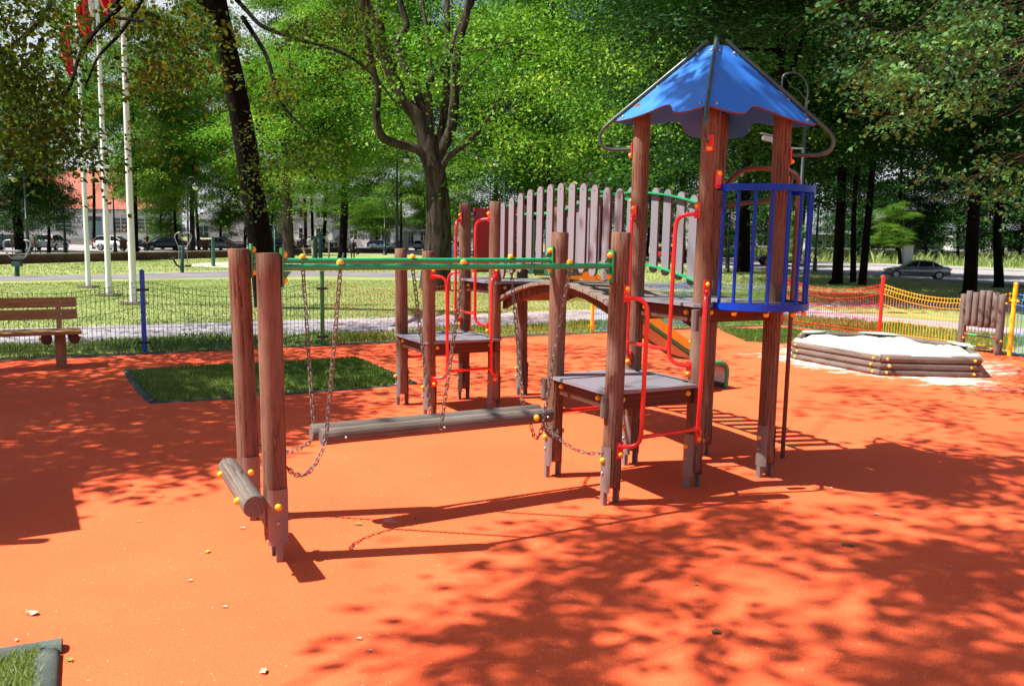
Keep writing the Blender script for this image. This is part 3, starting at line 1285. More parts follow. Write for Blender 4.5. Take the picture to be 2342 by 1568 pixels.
M['rubber'] = rubbermat('orange_rubber', (0.92, 0.131, 0.043), [(SBC, 1.75, 1.2, 0.42), (SBF.lerp(SBR, .6) - Vector((0, .2, 0)), 0.9, 0.8, 0.26), (g(1720, 815), .4, 0.9, 0.24), (g(890, 1195), .1, .40, 0.16)])

gm = bpy.data.meshes.new('ground')
S_ = 900
gm.from_pydata([(-S_, -60, 0), (S_, -60, 0), (S_, S_ * 1.6, 0), (-S_, S_ * 1.6, 0)], [], [(0, 1, 2, 3)])
gm.materials.append(M['grass'])
go = bpy.data.objects.new('ground', gm)
COL.objects.link(go)
go['kind'] = 'structure'

EDGE = [(-700, 868), (0, 828), (215, 818), (427, 807), (905, 785), (1275, 767), (1480, 757), (1632, 750), (1791, 745), (1922, 764), (2100, 786), (2247, 806), (2342, 818), (2800, 872)]
epts = [g(*p) for p in EDGE]
sheet('rubber_surface', [(p.x, p.y) for p in epts] + [(12, 7), (12, -8), (-12, -8), (-12, 7)], 0.012, M['rubber'])
# strip of bare soil between the rubber and the fence
def strip(name, up, lo, z, m, kind='structure'):
    return sheet(name, [(p.x, p.y) for p in up] + [(p.x, p.y) for p in reversed(lo)], z, m, kind)


soil_up = []
for i, p in enumerate(epts[1:-2]):
    a, b = epts[i], epts[i + 2]
    d = (b - a).normalized()
    nn = Vector((-d.y, d.x, 0))
    soil_up.append(p + nn * (0.30 + .10 * math.sin(i * 2.1)))
strip('soil', soil_up, epts[1:-2], 0.004, M['soil'])
# rubber edging along the far edge of the surface
mb = MB()
for i in range(1, len(epts) - 2):
    mb.bar(epts[i] + Z * .004, epts[i + 1] + Z * .004, 0.05, 0.03)
mb.build('edging', M['kerbrubber'])['kind'] = 'structure'

# paths
P1U = [(-900, 778), (0, 753), (321, 742), (526, 737), (905, 726), (1275, 711), (1500, 703), (1660, 699), (1800, 694), (1880, 692), (2000, 690), (2150, 692), (2400, 697), (2700, 708)]
P1L = [(-900, 816), (0, 790), (327, 775), (526, 770), (905, 757), (1275, 740), (1500, 728), (1700, 722), (1800, 722), (1900, 729), (2060, 744), (2200, 758), (2400, 782), (2700, 822)]
strip('path', [g(*p) for p in P1U], [g(*p) for p in P1L], 0.004, M['path'])
P2U = [(-500, 642), (0, 631), (300, 627), (520, 620), (760, 621), (1000, 626), (1200, 636), (1500, 646), (1800, 652)]
P2L = [(-500, 658), (0, 646), (300, 641), (520, 637), (760, 634), (1000, 640), (1200, 652), (1500, 664), (1800, 668)]
M['path2'] = groundmat('shaded_path_asphalt', (0.14, 0.13, 0.145), (0.185, 0.172, 0.19), (0.23, 0.215, 0.23), 0.5, 60, 0.004)  # tree shade on the far path is put into this darker colour
strip('path', [g(*p) for p in P2U], [g(x, y - 3) for x, y in P2L], 0.004, M['path2'])
# grass patch in the fork of the path on the right, as in the photograph
strip('lawn_patch', [g(*p) for p in ((1850, 702), (1950, 700), (2100, 703), (2300, 712), (2600, 726))], [g(*p) for p in ((1850, 704), (1930, 715), (2060, 727), (2200, 738), (2600, 775))], 0.008, M['grass'])
# road on the right with kerb, car park beyond the wall
RU = [(1560, 592), (1640, 594), (1750, 600), (1900, 605), (2080, 612), (2342, 622), (2700, 636)]
RL = [(1560, 605), (1640, 609), (1750, 616), (1900, 626), (2080, 640), (2342, 657), (2700, 680)]
strip('road', [g(*p) for p in RU], [g(*p) for p in RL], 0.004, M['road'])
mb = MB()
for L in (RU, RL):
    for i in range(len(L) - 1):
        mb.bar(g(*L[i]) + Z * .06, g(*L[i + 1]) + Z * .06, 0.15, 0.12)
mb.build('kerb', M['kerbstone'])['kind'] = 'structure'
strip('sidewalk', [g(x, y - 4.5) for x, y in RU], [g(x, y - .8) for x, y in RU], 0.10, M['path'])
strip('car_park', [g(*p) for p in ((-700, 541), (0, 549.5), (430, 556), (700, 560), (1000, 566), (1500, 578))], [g(*p) for p in ((-700, 588), (0, 584), (300, 579), (560, 580), (740, 578), (1000, 584), (1500, 590))], 0.004, M['road'])
# worn sandy ground under the exercise posts
strip('worn_ground', [g(*p) for p in ((440, 603), (520, 599), (700, 600), (830, 600))], [g(*p) for p in ((440, 609), (520, 612), (700, 610), (830, 606))], 0.006, M['sandmat'])

# ---- grass islands in the rubber
ISL = [(290, 851), (430, 843), (620, 833), (815, 822), (870, 846), (950, 880), (700, 900), (520, 914), (352, 924), (318, 886)]
ip = [g(*p) for p in ISL]
sheet('lawn_island', [(p.x, p.y) for p in ip], 0.020, M['grass'])
mb = MB()
ix = [g(*p) for p in ((290, 851), (815, 822), (950, 880), (352, 924))]
# chunky rubber kerb on the two near sides, thin edging on the others
for a, b, w in ((0, 1, .04), (1, 2, .05)):
    mb.bar(ix[a] + Z * .016, ix[b] + Z * .016, w, 0.03)
mb.tube(smooth([ix[0], g(312, 884), g(330, 905), ix[3]], 6), 0.048, 10)
mb.tube(smooth([ix[3], g(520, 915), g(700, 901), ix[2]], 6), 0.028, 10)
mb.build('island_kerb', M['kerbrubber'])['kind'] = 'structure'
IS2 = [(1644, 756), (1672, 768), (1703, 782), (1792, 788), (1825, 776), (1850, 762), (1800, 755), (1720, 757)]
sheet('lawn_island', [(g(*p).x, g(*p).y) for p in IS2], 0.020, M['grass'])
# corner of a kerbed grass bed at the lower left
ca, cb_, cc_ = g(-500, 1600), g(140, 1476), g(118, 1720)
inn = [g(-500, 1640), g(72, 1524), g(62, 1720)]
sheet('lawn_island', [(p.x, p.y) for p in (g(-700, 1620), g(105, 1490), g(85, 1760), g(-700, 1760))], 0.020, M['grass'])
mb = MB()
def kerbpiece(p, q, w, h):
    d = (q - p).normalized()
    s = Vector((-d.y, d.x, 0))
    prof_ = [(-w / 2, 0), (-w / 2, h * .55), (-w * .36, h * .88), (-w * .12, h), (w * .12, h), (w * .36, h * .88), (w / 2, h * .55), (w / 2, 0)]
    n = 10
    vs = []
    for i in range(n + 1):
        c = p.lerp(q, i / n)
        for a, z in prof_:
            vs.append(c + s * (a + rnd.uniform(-.002, .002)) + Z * (z + rnd.uniform(-.0015, .0015)))
    k = len(prof_)
    fs = [(i * k + j, (i + 1) * k + j, (i + 1) * k + j + 1, i * k + j + 1) for i in range(n) for j in range(k - 1)]
    fs += [tuple(range(k))[::-1], tuple(n * k + j for j in range(k))]
    mb.add(vs, fs, None, True)
kerbpiece(g(-520, 1602), g(143, 1490), 0.085, 0.055)
kerbpiece(g(108, 1509), g(92, 1740), 0.095, 0.05)
mb.build('island_kerb', M['kerbrubber'])['kind'] = 'structure'

# ---- grass blades
M['blade'] = leafmat('grass_blade', [(0.055, 0.110, 0.018), (0.115, 0.190, 0.034), (0.195, 0.265, 0.068), (0.33, 0.33, 0.15)], 0.30, (1.2, 1.4, .5), 0.5)
M['lawnblade'] = leafmat('lawn_blade', [(0.14, 0.195, 0.045), (0.24, 0.305, 0.095), (0.33, 0.38, 0.15), (0.43, 0.43, 0.24)], 0.25, (1.1, 1.25, .6), 0.55)
M['tallgrass'] = leafmat('tall_grass', [(0.20, 0.27, 0.09), (0.29, 0.36, 0.14), (0.38, 0.42, 0.20)], 0.3, (1.1, 1.2, .6), 0.6)


def inside(poly, X, Y):
    r = np.zeros(X.shape, bool)
    n = len(poly)
    for i in range(n):
        x1, y1 = poly[i][0], poly[i][1]
        x2, y2 = poly[i - 1][0], poly[i - 1][1]
        c = ((y1 > Y) != (y2 > Y)) & (X < (x2 - x1) * (Y - y1) / (y2 - y1 + 1e-12) + x1)
        r ^= c
    return r


def blades(name, poly, n, h, w, z, m, label=None, clump=0.0):
    P = np.array([(p[0], p[1]) for p in poly])
    lo, hi = P.min(0), P.max(0)
    A = (hi - lo).prod()
    k = int(n * 3 + 1000)
    X = rng.uniform(lo[0], hi[0], k)
    Y = rng.uniform(lo[1], hi[1], k)
    ok = inside(P, X, Y)
    X, Y = X[ok][:n], Y[ok][:n]
    n = len(X)
    H = h * rng.uniform(.45, 1.25, n) * (1 + clump * np.sin(X * 2.3 + 1.7 * np.sin(Y * 1.9)) * np.sin(Y * 2.9))
    a = rng.uniform(0, 2 * np.pi, n)
    ln = H * rng.uniform(.1, .75, n)
    b = rng.uniform(0, 2 * np.pi, n)
    dx, dy = np.cos(a) * w / 2, np.sin(a) * w / 2
    v = np.zeros((n, 4, 3))
    v[:, 0] = np.stack([X - dx, Y - dy, np.full(n, z)], 1)
    v[:, 1] = np.stack([X + dx, Y + dy, np.full(n, z)], 1)
    mx, my = X + np.cos(b) * ln * .45, Y + np.sin(b) * ln * .45
    v[:, 2] = np.stack([X + np.cos(b) * ln, Y + np.sin(b) * ln, z + H], 1)
    v[:, 3] = np.stack([mx - dx * .8, my - dy * .8, z + H * .62], 1)
    lv = np.clip(rng.normal(.42, .22, n) + .18 * np.sin(X * .9 + 2 * np.sin(Y * .6)), 0, 1)
    o = npmesh(name, v.reshape(-1, 3), 4, m, lv)
    return tag(o, label or None, 'grass', None, 'stuff')


blades('grass', [(p.x, p.y) for p in ip], 30000, 0.040, 0.008, 0.018, M['blade'], 'short green grass growing in the kerbed island behind the posts', .3)
blades('grass', [(g(*p).x, g(*p).y) for p in IS2], 9000, 0.07, 0.01, 0.018, M['blade'], 'grass island in the rubber left of the sandbox', .3)
blades('grass', [(p.x, p.y) for p in (g(-260, 1590), g(95, 1500), g(80, 1740), g(-260, 1740))], 5000, 0.045, 0.0045, 0.018, M['lawnblade'], 'grass inside the rubber kerb at the lower left corner')
# ragged grass along the foot of the fence
soilx = [(p.x, p.y) for p in soil_up] + [(g(*p).x, g(*p).y) for p in reversed(P1L[1:-1])]
blades('grass', soilx, 46000, 0.085, 0.010, 0.0, M['blade'], 'ragged grass between the fence foot and the path', .5)
soilz = [(p.x, p.y) for p in soil_up] + [(p.x, p.y) for p in reversed(epts[1:-2])]
blades('grass', soilz, 3500, 0.06, 0.010, 0.003, M['blade'], 'thin grass on the bare soil beside the rubber edge', .5)
lawn1 = [g(*p) for p in ((-300, 660), (0, 648), (520, 639), (1000, 642), (1500, 666), (1800, 670), (1880, 690))] + [g(*p) for p in reversed(P1U[1:10])]
blades('grass', [(p.x, p.y) for p in lawn1], 90000, 0.040, 0.016, 0.0, M['lawnblade'], 'mown lawn between the two paths', .2)
lawn2 = [g(*p) for p in ((-300, 625), (0, 606), (300, 596), (520, 590), (760, 590), (1000, 596), (1300, 602), (1600, 612), (1900, 634), (2342, 664), (2600, 680), (2600, 700), (1900, 688), (1500, 644), (1200, 635), (1000, 625), (520, 619), (300, 626), (-300, 637))]
blades('grass', [(p.x, p.y) for p in lawn2], 60000, 0.055, 0.030, 0.0, M['lawnblade'], 'lawn under the park trees', .2)
verge = [g(*p) for p in ((1560, 577), (1900, 585), (2342, 596), (2700, 606), (2700, 628), (2342, 614), (1900, 599), (1560, 587))]
blades('tall_grass', [(p.x, p.y) for p in verge], 16000, 1.0, 0.12, 0.0, M['tallgrass'], 'tall pale meadow grass beyond the road', .35)

# ------------------------------------------------------------------ sandbox
SB = thing('sandbox', 'hexagonal log sandbox filled with white sand', 'sandbox', tuple(SBC))
HW = 0.098
c_in = []
for i in range(6):
    a, b = SBP[i], SBP[(i + 1) % 6]
    d = (b - a).normalized()
    nrm = Vector((-d.y, d.x, 0))
    if nrm.dot(SBC - a) < 0:
        nrm = -nrm
    for lay in range(3):
        e = 0.012 if (i + lay) % 2 else -0.012
        r_ = 0.047
        mb = MB()
        zc = 0.058 + lay * 0.089
        mb.cyl(a - d * e + nrm * .03 + Z * zc, b + d * e + nrm * .03 + Z * zc, r_, r_ * .98, 16, True, 0.005, 0.02)
        lo = mb.build('wall_log', M['greylog'], SB)
        cc = Multi()
        for q, s_ in ((a, 1), (b, -1)):
            p = q + d * s_ * (.09 if lay != 1 else .13) + nrm * (.03 - r_) + Z * (zc + .003)
            cap_dir(cc, p, -nrm, 0.019)
        cc.build('bolt_cap', M['yellow'], lo)
    c_in.append(nrm)
M['seat'] = paint('seat_board', (0.42, 0.46, 0.41), 0.55, 0.5, 6)
for i in range(6):
    a = SBP[i]
    p, q = SBP[i - 1], SBP[(i + 1) % 6]
    d1, d2 = (p - a).normalized(), (q - a).normalized()
    mb = MB()
    o_ = a + (SBC - a).normalized() * .01 + Z * .297
    arc = [o_ + d2 * .40, o_ + (d2 * .30 + d1 * .16) * 1.04, o_ + (d2 * .16 + d1 * .30) * 1.04, o_ + d1 * .40]
    mb.slab([o_] + arc if (d2.cross(d1)).z > 0 else [o_] + arc[::-1], Z * -0.02)
    mb.build('corner_seat', M['seat'], SB, bevel=.003)
n_ = 66
vs, fs = [], []
rr_ = 20
for i in range(rr_ + 1):
    for k in range(n_):
        a = k / n_ * 6
        e = SBP[int(a)].lerp(SBP[(int(a) + 1) % 6], a - int(a))
        p = SBC.lerp(e, .965 * i / rr_)
        h = 0.215 + .045 * math.sin(p.x * 5.1 + 1.3 * math.sin(p.y * 4.4)) * math.sin(p.y * 6.3 + p.x) + .030 * math.exp(-((p.x - SBC.x - .3) ** 2 + (p.y - SBC.y + .1) ** 2) * 1.2) + rnd.uniform(-.016, .016)
        if i == rr_:
            h -= 0.03
        vs.append((p.x, p.y, h))
for i in range(rr_):
    for k in range(n_):
        k2 = (k + 1) % n_
        fs.append((i * n_ + k, (i + 1) * n_ + k, (i + 1) * n_ + k2, i * n_ + k2))
mb = MB()
mb.add(vs, fs, None, True)
so_ = mb.build('sand', M['sandmat'], SB)
so_['kind'] = 'stuff'
mb = MB()
st_c = SBF.lerp(SBR, .09) + c_in[0] * (.03 - .0485) + Z * .153
mb.cyl(st_c, st_c - c_in[0] * .002, .026, None, 18)
mb.build('sticker', M['white'], SB)

# ------------------------------------------------------------------ bench on the left
BP = g(147, 838)
fd = (g(427, 807) - g(0, 828)).normalized()       # along the far edge
BN = thing('park_bench', 'brown plank bench with round logs under the seat, at the left before the fence', 'bench', tuple(BP))
bnv = Vector((-fd.y, fd.x, 0))
bx = Matrix((fd, bnv, Z)).transposed()
for off in (-.03, -1.75):
    mb = MB()
    c = BP + fd * off
    mb.bar(c - bnv * .02 - Z * .02, c - bnv * .02 + Z * .44, 0.15, 0.12, fd)
    lg_ = mb.build('leg', M['benchwood'], BN, bevel=.004)
    mb = MB()
    mb.bar(c + bnv * .14 + Z * .28, c + bnv * .285 + Z * .835, 0.125, 0.06, fd)
    mb.build('back_post', M['benchwood'], BN, bevel=.004)
    mb = MB()
    cc = Multi()
    for s_ in (-1, 1):
        q = c + fd * s_ * .15 - Z * 0 + Z * .375
        mb.cyl(q - bnv * .24, q + bnv * .22, .062, None, 18, True, .005)
        cap_dir(cc, q + fd * s_ * .062 - bnv * .10, fd * s_, .021)
    lo = mb.build('support_log', M['joist'], BN)
    cc.build('bolt_cap', M['yellow'], lo)
for v in (-.20, -.045, .11):
    mb = MB()
    mb.box(BP + fd * -.92 + bnv * v + Z * .455, (2.25, .145, .042), bx)
    # grain along the plank
    mb.gc = [(p[1], p[2], p[0]) for p in mb.gc]
    mb.build('seat_plank', M['benchwood'], BN, bevel=.005)
for z, v in ((.655, .195), (.805, .235)):
    mb = MB()
    mb.box(BP + fd * -.95 + bnv * v + Z * z, (2.25, .045, .125), bx @ Matrix.Rotation(R(-14), 3, 'X'))
    mb.gc = [(p[1], p[2], p[0]) for p in mb.gc]
    pk = mb.build('back_plank', M['benchwood'], BN, bevel=.005)
    cc = Multi()
    for off in (-.03, -1.75):
        cap_dir(cc, BP + fd * (off + .03) + bnv * (v - .024) + Z * z, -bnv, .012)
    cc.build('bolt', M['steel'], pk)

# ------------------------------------------------------------------ mesh fence in coloured sections
M['fblue'] = paint('fence_blue', (0.010, 0.085, 0.55), 0.35, 0.05, 9)
M['fgreen'] = paint('fence_green', (0.03, 0.22, 0.055), 0.35, 0.05, 9)
M['fdark'] = paint('fence_dark_green', (0.010, 0.10, 0.085), 0.35, 0.05, 9)  # green darkened to hold the backlit shade of the left panels
M['flime'] = paint('fence_lime', (0.12, 0.42, 0.07), 0.35, 0.05, 9)
M['fred'] = paint('fence_red', (0.66, 0.018, 0.008), 0.35, 0.04, 9)
M['fyel'] = paint('fence_yellow', (0.88, 0.46, 0.01), 0.35, 0.04, 9)
M['flb'] = paint('fence_light_blue', (0.06, 0.30, 0.75), 0.35, 0.04, 9)
FA, FB, FD_, FE, FG = g(331, 805), g(738, 790), g(1354, 762), g(2010, 775), g(2308, 815)
FC = FB.lerp(FD_, .5)
seg1 = (FD_ - FB) / 2
F5 = FD_ + seg1
F6 = FD_ + seg1 * 1.93
F0 = FA - (FB - FA)
FH = FG + (FG - FE) * 1.0
FP = [(F0, 'fblue', None), (FA, 'fblue', 'fdark'), (FB, 'fgreen', 'fdark'), (FC, 'fred', 'fred'), (FD_, 'fyel', 'fyel'), (F5, 'fblue', 'flb'), (F6, 'fred', 'flime'),
      (FE, 'fred', 'fred'), (FG, 'fyel', 'fyel'), (FH, 'fblue', 'flb')]
FN = thing('mesh_fence', 'low wavy wire mesh fence in blue, green, red and yellow sections round the playground', 'fence', tuple(FC))
CN = {'fblue': 'blue', 'fgreen': 'green', 'fdark': 'dark green', 'flime': 'light green', 'fred': 'red', 'fyel': 'yellow', 'flb': 'light blue'}
for i, (p, pc, wc) in enumerate(FP):
    mb = MB()
    H = 1.14
    mb.cyl(p - Z * .05, p + Z * H, 0.034, None, 14)
    mb.ball(p + Z * (H + .018), 0.036, 12, 8)
    po = mb.build('fence_post', M[pc], FN, CN[pc] + ' fence post')
    d = (FP[min(i + 1, len(FP) - 1)][0] - FP[max(i - 1, 0)][0]).normalized()
    for z in (.14, .90):
        cl = MB()
        cl.bar(p - d * .085 + Z * z, p + d * .085 + Z * z, .018, .035)
        cl.cyl(p + Z * (z - .016), p + Z * (z + .016), .039, None, 14)
        cl.build('clamp', M['dark'] if pc in ('fblue', 'fgreen') else M[pc], po)
    if i == 0:
        continue
    a = FP[i - 1][0]
    d = p - a
    L = d.length
    d.normalize()
    nb = Vector((d.y, -d.x, 0))
    mb = MB()
    r_ = 0.0034 if i < 3 else 0.0026 if i < 5 else 0.0048
    m_ = int(L / 0.062)
    sag = lambda t: 1.02 - .17 * math.sin(math.pi * t) ** 0.9 if 0 < t < 1 else 1.02
    for k in range(m_ + 1):
        t = (k + .5) / (m_ + 1)
        q = a + d * (.05 + (L - .1) * t)
        zt = sag(t)
        mb.tube([q + Z * .05, q + Z * (zt - .17), q + nb * .035 + Z * (zt - .12), q + Z * (zt - .07), q + Z * (zt + .02)], r_, 4, False)
    for fz in (lambda t: .07, lambda t: .13, lambda t: .36, lambda t: sag(t) - .36, lambda t: sag(t) - .17, lambda t: sag(t) - .07, lambda t: sag(t)):
        mb.tube([a + d * (.04 + (L - .08) * k / 24) + Z * fz(k / 24 if 0 < k < 24 else (.012 if k == 0 else .988)) for k in range(25)], r_ * 1.15, 4, False)
    mb.build('mesh_panel', M[wc], FN, CN[wc] + ' wavy wire mesh panel')

# ------------------------------------------------------------------ log board between two posts by the fence
SA, SBp = g(2196, 803), g(2281, 813)
PB = thing('log_board', 'small upright board of five grey half logs between two posts behind the sandbox', 'play panel', tuple(SA.lerp(SBp, .5)))
dd = (SBp - SA)
LL = dd.length
dd.normalize()
for p, h in ((SA, 0.96), (SBp, 0.99)):
    mb = MB()
    mb.cyl(p - Z * .03, p + Z * h, .062, .060, 18, True, .005, .015)
    po = mb.build('post', M['greylog'], PB)
    cc = Multi()
    cap_dir(cc, p + Vector((0, -.062, .24)), (0, -1, 0), .02)
    cap_dir(cc, p + dd * (.06) * (1 if p is SBp else -1) + Z * .85, dd * (1 if p is SBp else -1), .018)
    cc.build('bolt_cap', M['yellow'], po)
for k in range(5):
    mb = MB()
    p = SA + dd * (LL * (k + .85) / 5.7) - Vector((-dd.y, dd.x, 0)) * .02
    mb.cyl(p + Z * (.435 + rnd.uniform(-.01, .01)), p + Z * (1.02 + rnd.uniform(-.02, .03)), LL / 12.2, None, 14, True, .005, .015)
    mb.build('board_log', M['greylog'], PB)
for z in (.30, .11):
    mb = MB()
    mb.cyl(SA + dd * .05 + Z * z, SBp - dd * .05 + Z * (z - .01), .017, None, 10)
    ro = mb.build('rung', M['green'], PB)
    mb = MB()
    mb.cyl(SA + dd * (LL * .42) + Z * (z - .004), SA + dd * (LL * .78) + Z * (z - .007), .0185, None, 10)
    mb.build('grip_sleeve', M['dark'], ro)
    mb = Multi()
    mb.cyl(SA + dd * .055 + Z * z, SA + dd * .085 + Z * z, .03, None, 10)
    mb.cyl(SBp - dd * .055 + Z * (z - .01), SBp - dd * .085 + Z * (z - .01), .03, None, 10)
    mb.build('clamp', M['red'], ro)

# ------------------------------------------------------------------ unseen board added left of the frame for its hard edged shadow
bA, bB = g(100, 1112), g(114, 1240)
hb_ = 1.95
oB = Vector((-trav.x, -trav.y, 0)) * (hb_ / -trav.z)
NB = thing('notice_board', 'small wooden notice board on two posts standing left of the picture', 'notice board', tuple((bA + bB) / 2 + oB))
for q in (bA, bB):
    mb = MB()
    mb.cyl(q + oB, q + oB + Z * (hb_ - .05), .045, None, 14)
    mb.build('post', M['log'], NB)
mb = MB()
mb.bar(bA + oB + Z * (hb_ - .45), bB + oB + Z * (hb_ - .45), .04, .9, U)
mb.gc = [(p[1], p[2], p[0]) for p in mb.gc]
mb.build('panel', M['joist'], NB, bevel=.004)
# ------------------------------------------------------------------ trees
M['bark'] = barkmat('grey_bark', (0.016, 0.012, 0.009), (0.085, 0.066, 0.052))
M['barkdark'] = barkmat('dark_bark', (0.003, 0.002, 0.0015), (0.011, 0.006, 0.0045), 9, 0.05)
M['leaf'] = leafmat('lime_leaf', [(0.038, 0.120, 0.009), (0.085, 0.215, 0.016), (0.155, 0.310, 0.028), (0.29, 0.43, 0.050)], 0.22, (1.1, 1.3, .4))
M['leafmid'] = leafmat('maple_leaf', [(0.030, 0.095, 0.010), (0.070, 0.170, 0.016), (0.125, 0.245, 0.026), (0.20, 0.320, 0.045)], 0.20, (1.1, 1.3, .4))
M['leafdark'] = leafmat('dark_leaf', [(0.006, 0.026, 0.006), (0.016, 0.058, 0.010), (0.040, 0.115, 0.020)], 0.12, (1.1, 1.3, .4))  # near black greens carry the shade inside and between the crowns
M['leafcopper'] = leafmat('bronze_leaf', [(0.022, 0.020, 0.006), (0.028, 0.056, 0.010), (0.060, 0.108, 0.014), (0.105, 0.090, 0.016)], 0.5, (1.7, 1.5, 0.4))
M['leafbig'] = leafmat('big_maple_leaf', [(0.020, 0.062, 0.022), (0.038, 0.105, 0.030), (0.064, 0.155, 0.040), (0.120, 0.235, 0.058)], 0.25, (0.75, 1.25, .5), 0.38)


def spray_leaves(C, rad, per, size, lob=False, flat=0.35, droop=0.35, upn=0.6):
    """leaves around cluster centres C (n,3): flattened sprays that droop at their rim"""
    n = len(C) * per
    c = np.repeat(np.asarray(C, float), per, 0)
    rr = np.repeat(np.broadcast_to(np.asarray(rad, float), (len(C),)), per)
    o = rng.normal(0, .5, (n, 3)) * rr[:, None]
    o[:, 2] *= flat
    q = (o[:, 0] ** 2 + o[:, 1] ** 2) / rr
    o[:, 2] -= droop * q
    p = c + o
    ax = o * np.array([1, 1, .3]) + rng.normal(0, .45, (n, 3)) * rr[:, None]
    ax[:, 2] -= .25 * rr
    ax /= np.linalg.norm(ax, axis=1)[:, None] + 1e-9
    nr = rng.normal(0, 1, (n, 3)) * (1 - upn)
    nr[:, 2] += upn
    sd = np.cross(nr, ax)
    sd /= np.linalg.norm(sd, axis=1)[:, None] + 1e-9
    nn = np.cross(ax, sd)
    L = size * rng.uniform(.6, 1.25, n)[:, None]
    if lob:
        shp = [(0, 0), (.18, .30), (.10, .52), (.42, .36), (.52, .50), (.62, .22), (1.0, 0), (.62, -.22), (.52, -.50), (.42, -.36), (.10, -.52), (.18, -.30)]
    else:
        shp = [(0, 0), (.30, .30), (.62, .26), (1.0, 0), (.62, -.26), (.30, -.30)] if size < .0 else [(0, 0), (.42, .34), (1.0, 0), (.42, -.34)]
    k = len(shp)
    v = np.zeros((n, k, 3))
    for i, (a, b) in enumerate(shp):
        v[:, i] = p + ax * L * a + sd * L * b - nn * L * (abs(b) * .25)
    lvc = np.repeat(rng.normal(0, .27, len(C)), per)
    lv = np.clip(rng.normal(.48, .11, n) + lvc, 0, 1)
    return v.reshape(-1, 3), k, lv


def crown_clusters(seed, rx, rz, limbs, per_limb):
    r_ = np.random.default_rng(seed)
    out = []
    tips = []
    for i in range(limbs):
        zz = r_.uniform(-.85, 1)
        a = r_.uniform(0, 2 * np.pi)
        w = math.sqrt(max(0, 1 - zz * zz))
        e = np.array([math.cos(a) * w * rx, math.sin(a) * w * rx, zz * rz]) * r_.uniform(.72, 1.08)
        s = np.array([0, 0, -rz * .55 + .35 * (e[2] + rz)])
        tips.append((s, e))
        for t in np.linspace(.38, 1.0, per_limb):
            q = s + (e - s) * t
            q = q + r_.normal(0, .07 * rx, 3) * np.array([1, 1, .6])
            q[2] += .12 * rz * math.sin(t * math.pi) - .10 * rz * t * t
            out.append(q)
    return np.array(out), tips


CROWN = {}


def crown_mesh(kind, seed, rx, rz, limbs, per_limb, per, rad, size, mat_):
    C, tips = crown_clusters(seed, rx, rz, limbs, per_limb)
    v, k, lv = spray_leaves(C, rad, per, size, flat=.20, droop=.30, upn=.78)
    o = npmesh('crown', v, k, mat_, lv)
    # thin limbs inside the crown belong to the same mesh
    CROWN[kind] = (o.data, tips, rx, rz)
    bpy.data.objects.remove(o)


crown_mesh('a', 1, 4.6, 6.0, 38, 4, 400, 1.50, .145, M['leaf'])
crown_mesh('b', 2, 5.0, 6.4, 40, 4, 400, 1.55, .145, M['leaf'])
crown_mesh('c', 3, 4.8, 6.2, 38, 4, 400, 1.50, .15, M['leafmid'])
crown_mesh('d', 4, 5.2, 6.6, 42, 4, 400, 1.60, .15, M['leafmid'])
crown_mesh('e', 5, 4.8, 6.4, 44, 4, 380, 1.55, .155, M['leafdark'])
crown_mesh('s', 6, 1.5, 2.0, 26, 4, 150, .42, .12, M['leaf'])


def limb_path(a, b, bend=.15, n=6):
    a, b = Vector(a), Vector(b)
    L = (b - a).length
    m = a.lerp(b, .5) + Vector((rnd.uniform(-1, 1), rnd.uniform(-1, 1), rnd.uniform(-.2, 1))) * L * bend
    return smooth([a, m, b], n)


def tree(name, base, r0, label, crown, ch, sx=1.0, sz=1.0, lean=(0, 0), mat_='barkdark', group=None, limbs=7, rot=None, off=(0, 0)):
    """base: foot on the ground, r0: trunk radius, ch: height of the crown's centre"""
    base = Vector(base)
    base.z = 0
    t = thing(name, label, 'tree', tuple(base), group)
    me, tips, rx, rz = CROWN[crown]
    top = base + Vector((lean[0], lean[1], ch))
    mb = MB()
    pts = smooth([base - Z * .1, base + Z * .35, base.lerp(top, .35) + Vector((rnd.uniform(-.2, .2), rnd.uniform(-.2, .2), 0)), base.lerp(top, .7) + Vector((rnd.uniform(-.25, .25), rnd.uniform(-.2, .2), 0)), top, top + Z * rz * sz * .5], 5)
    n = len(pts)
    rad = [r0 * (1.0 - .78 * (i / (n - 1)) ** 0.9) for i in range(n)]
    for i in range(3):
        rad[i] *= 1.55 - .2 * i
    mb.tube(pts, rad, 12)
    for i in range(limbs):
        s, e = tips[i * len(tips) // limbs]
        q = rot if rot is not None else 0
        e = Matrix.Rotation(q, 3, 'Z') @ Vector((e[0] * sx, e[1] * sx, e[2] * sz)) * .85
        j = int(n * (.50 + .35 * i / limbs))
        lp = limb_path(pts[j], top + e + Vector((off[0], off[1], 0)), .1)
        mb.tube(lp, [rad[j] * .55 * (1 - .85 * k / (len(lp) - 1)) + .01 for k in range(len(lp))], 6)
    mb.build('trunk', M[mat_], t)
    c = bpy.data.objects.new('crown', me)
    COL.objects.link(c)
    c.parent = t
    c.location = top - base + Vector((off[0], off[1], 0))
    c.scale = (sx, sx, sz)
    c.rotation_euler = (0, 0, rot if rot is not None else 0)
    return t


# ---- the big tree in the middle, limb by limb
def q4(x, y):
    return ((900 + x * .5978) / 1.6396, y * .5978 / 1.6396)


TB = g(1004, 664)
bt = thing('lime_tree', 'big grey tree with many rising limbs and an elbow limb, behind the green beams', 'tree', tuple(TB))
mb = MB()
dB = TB.y


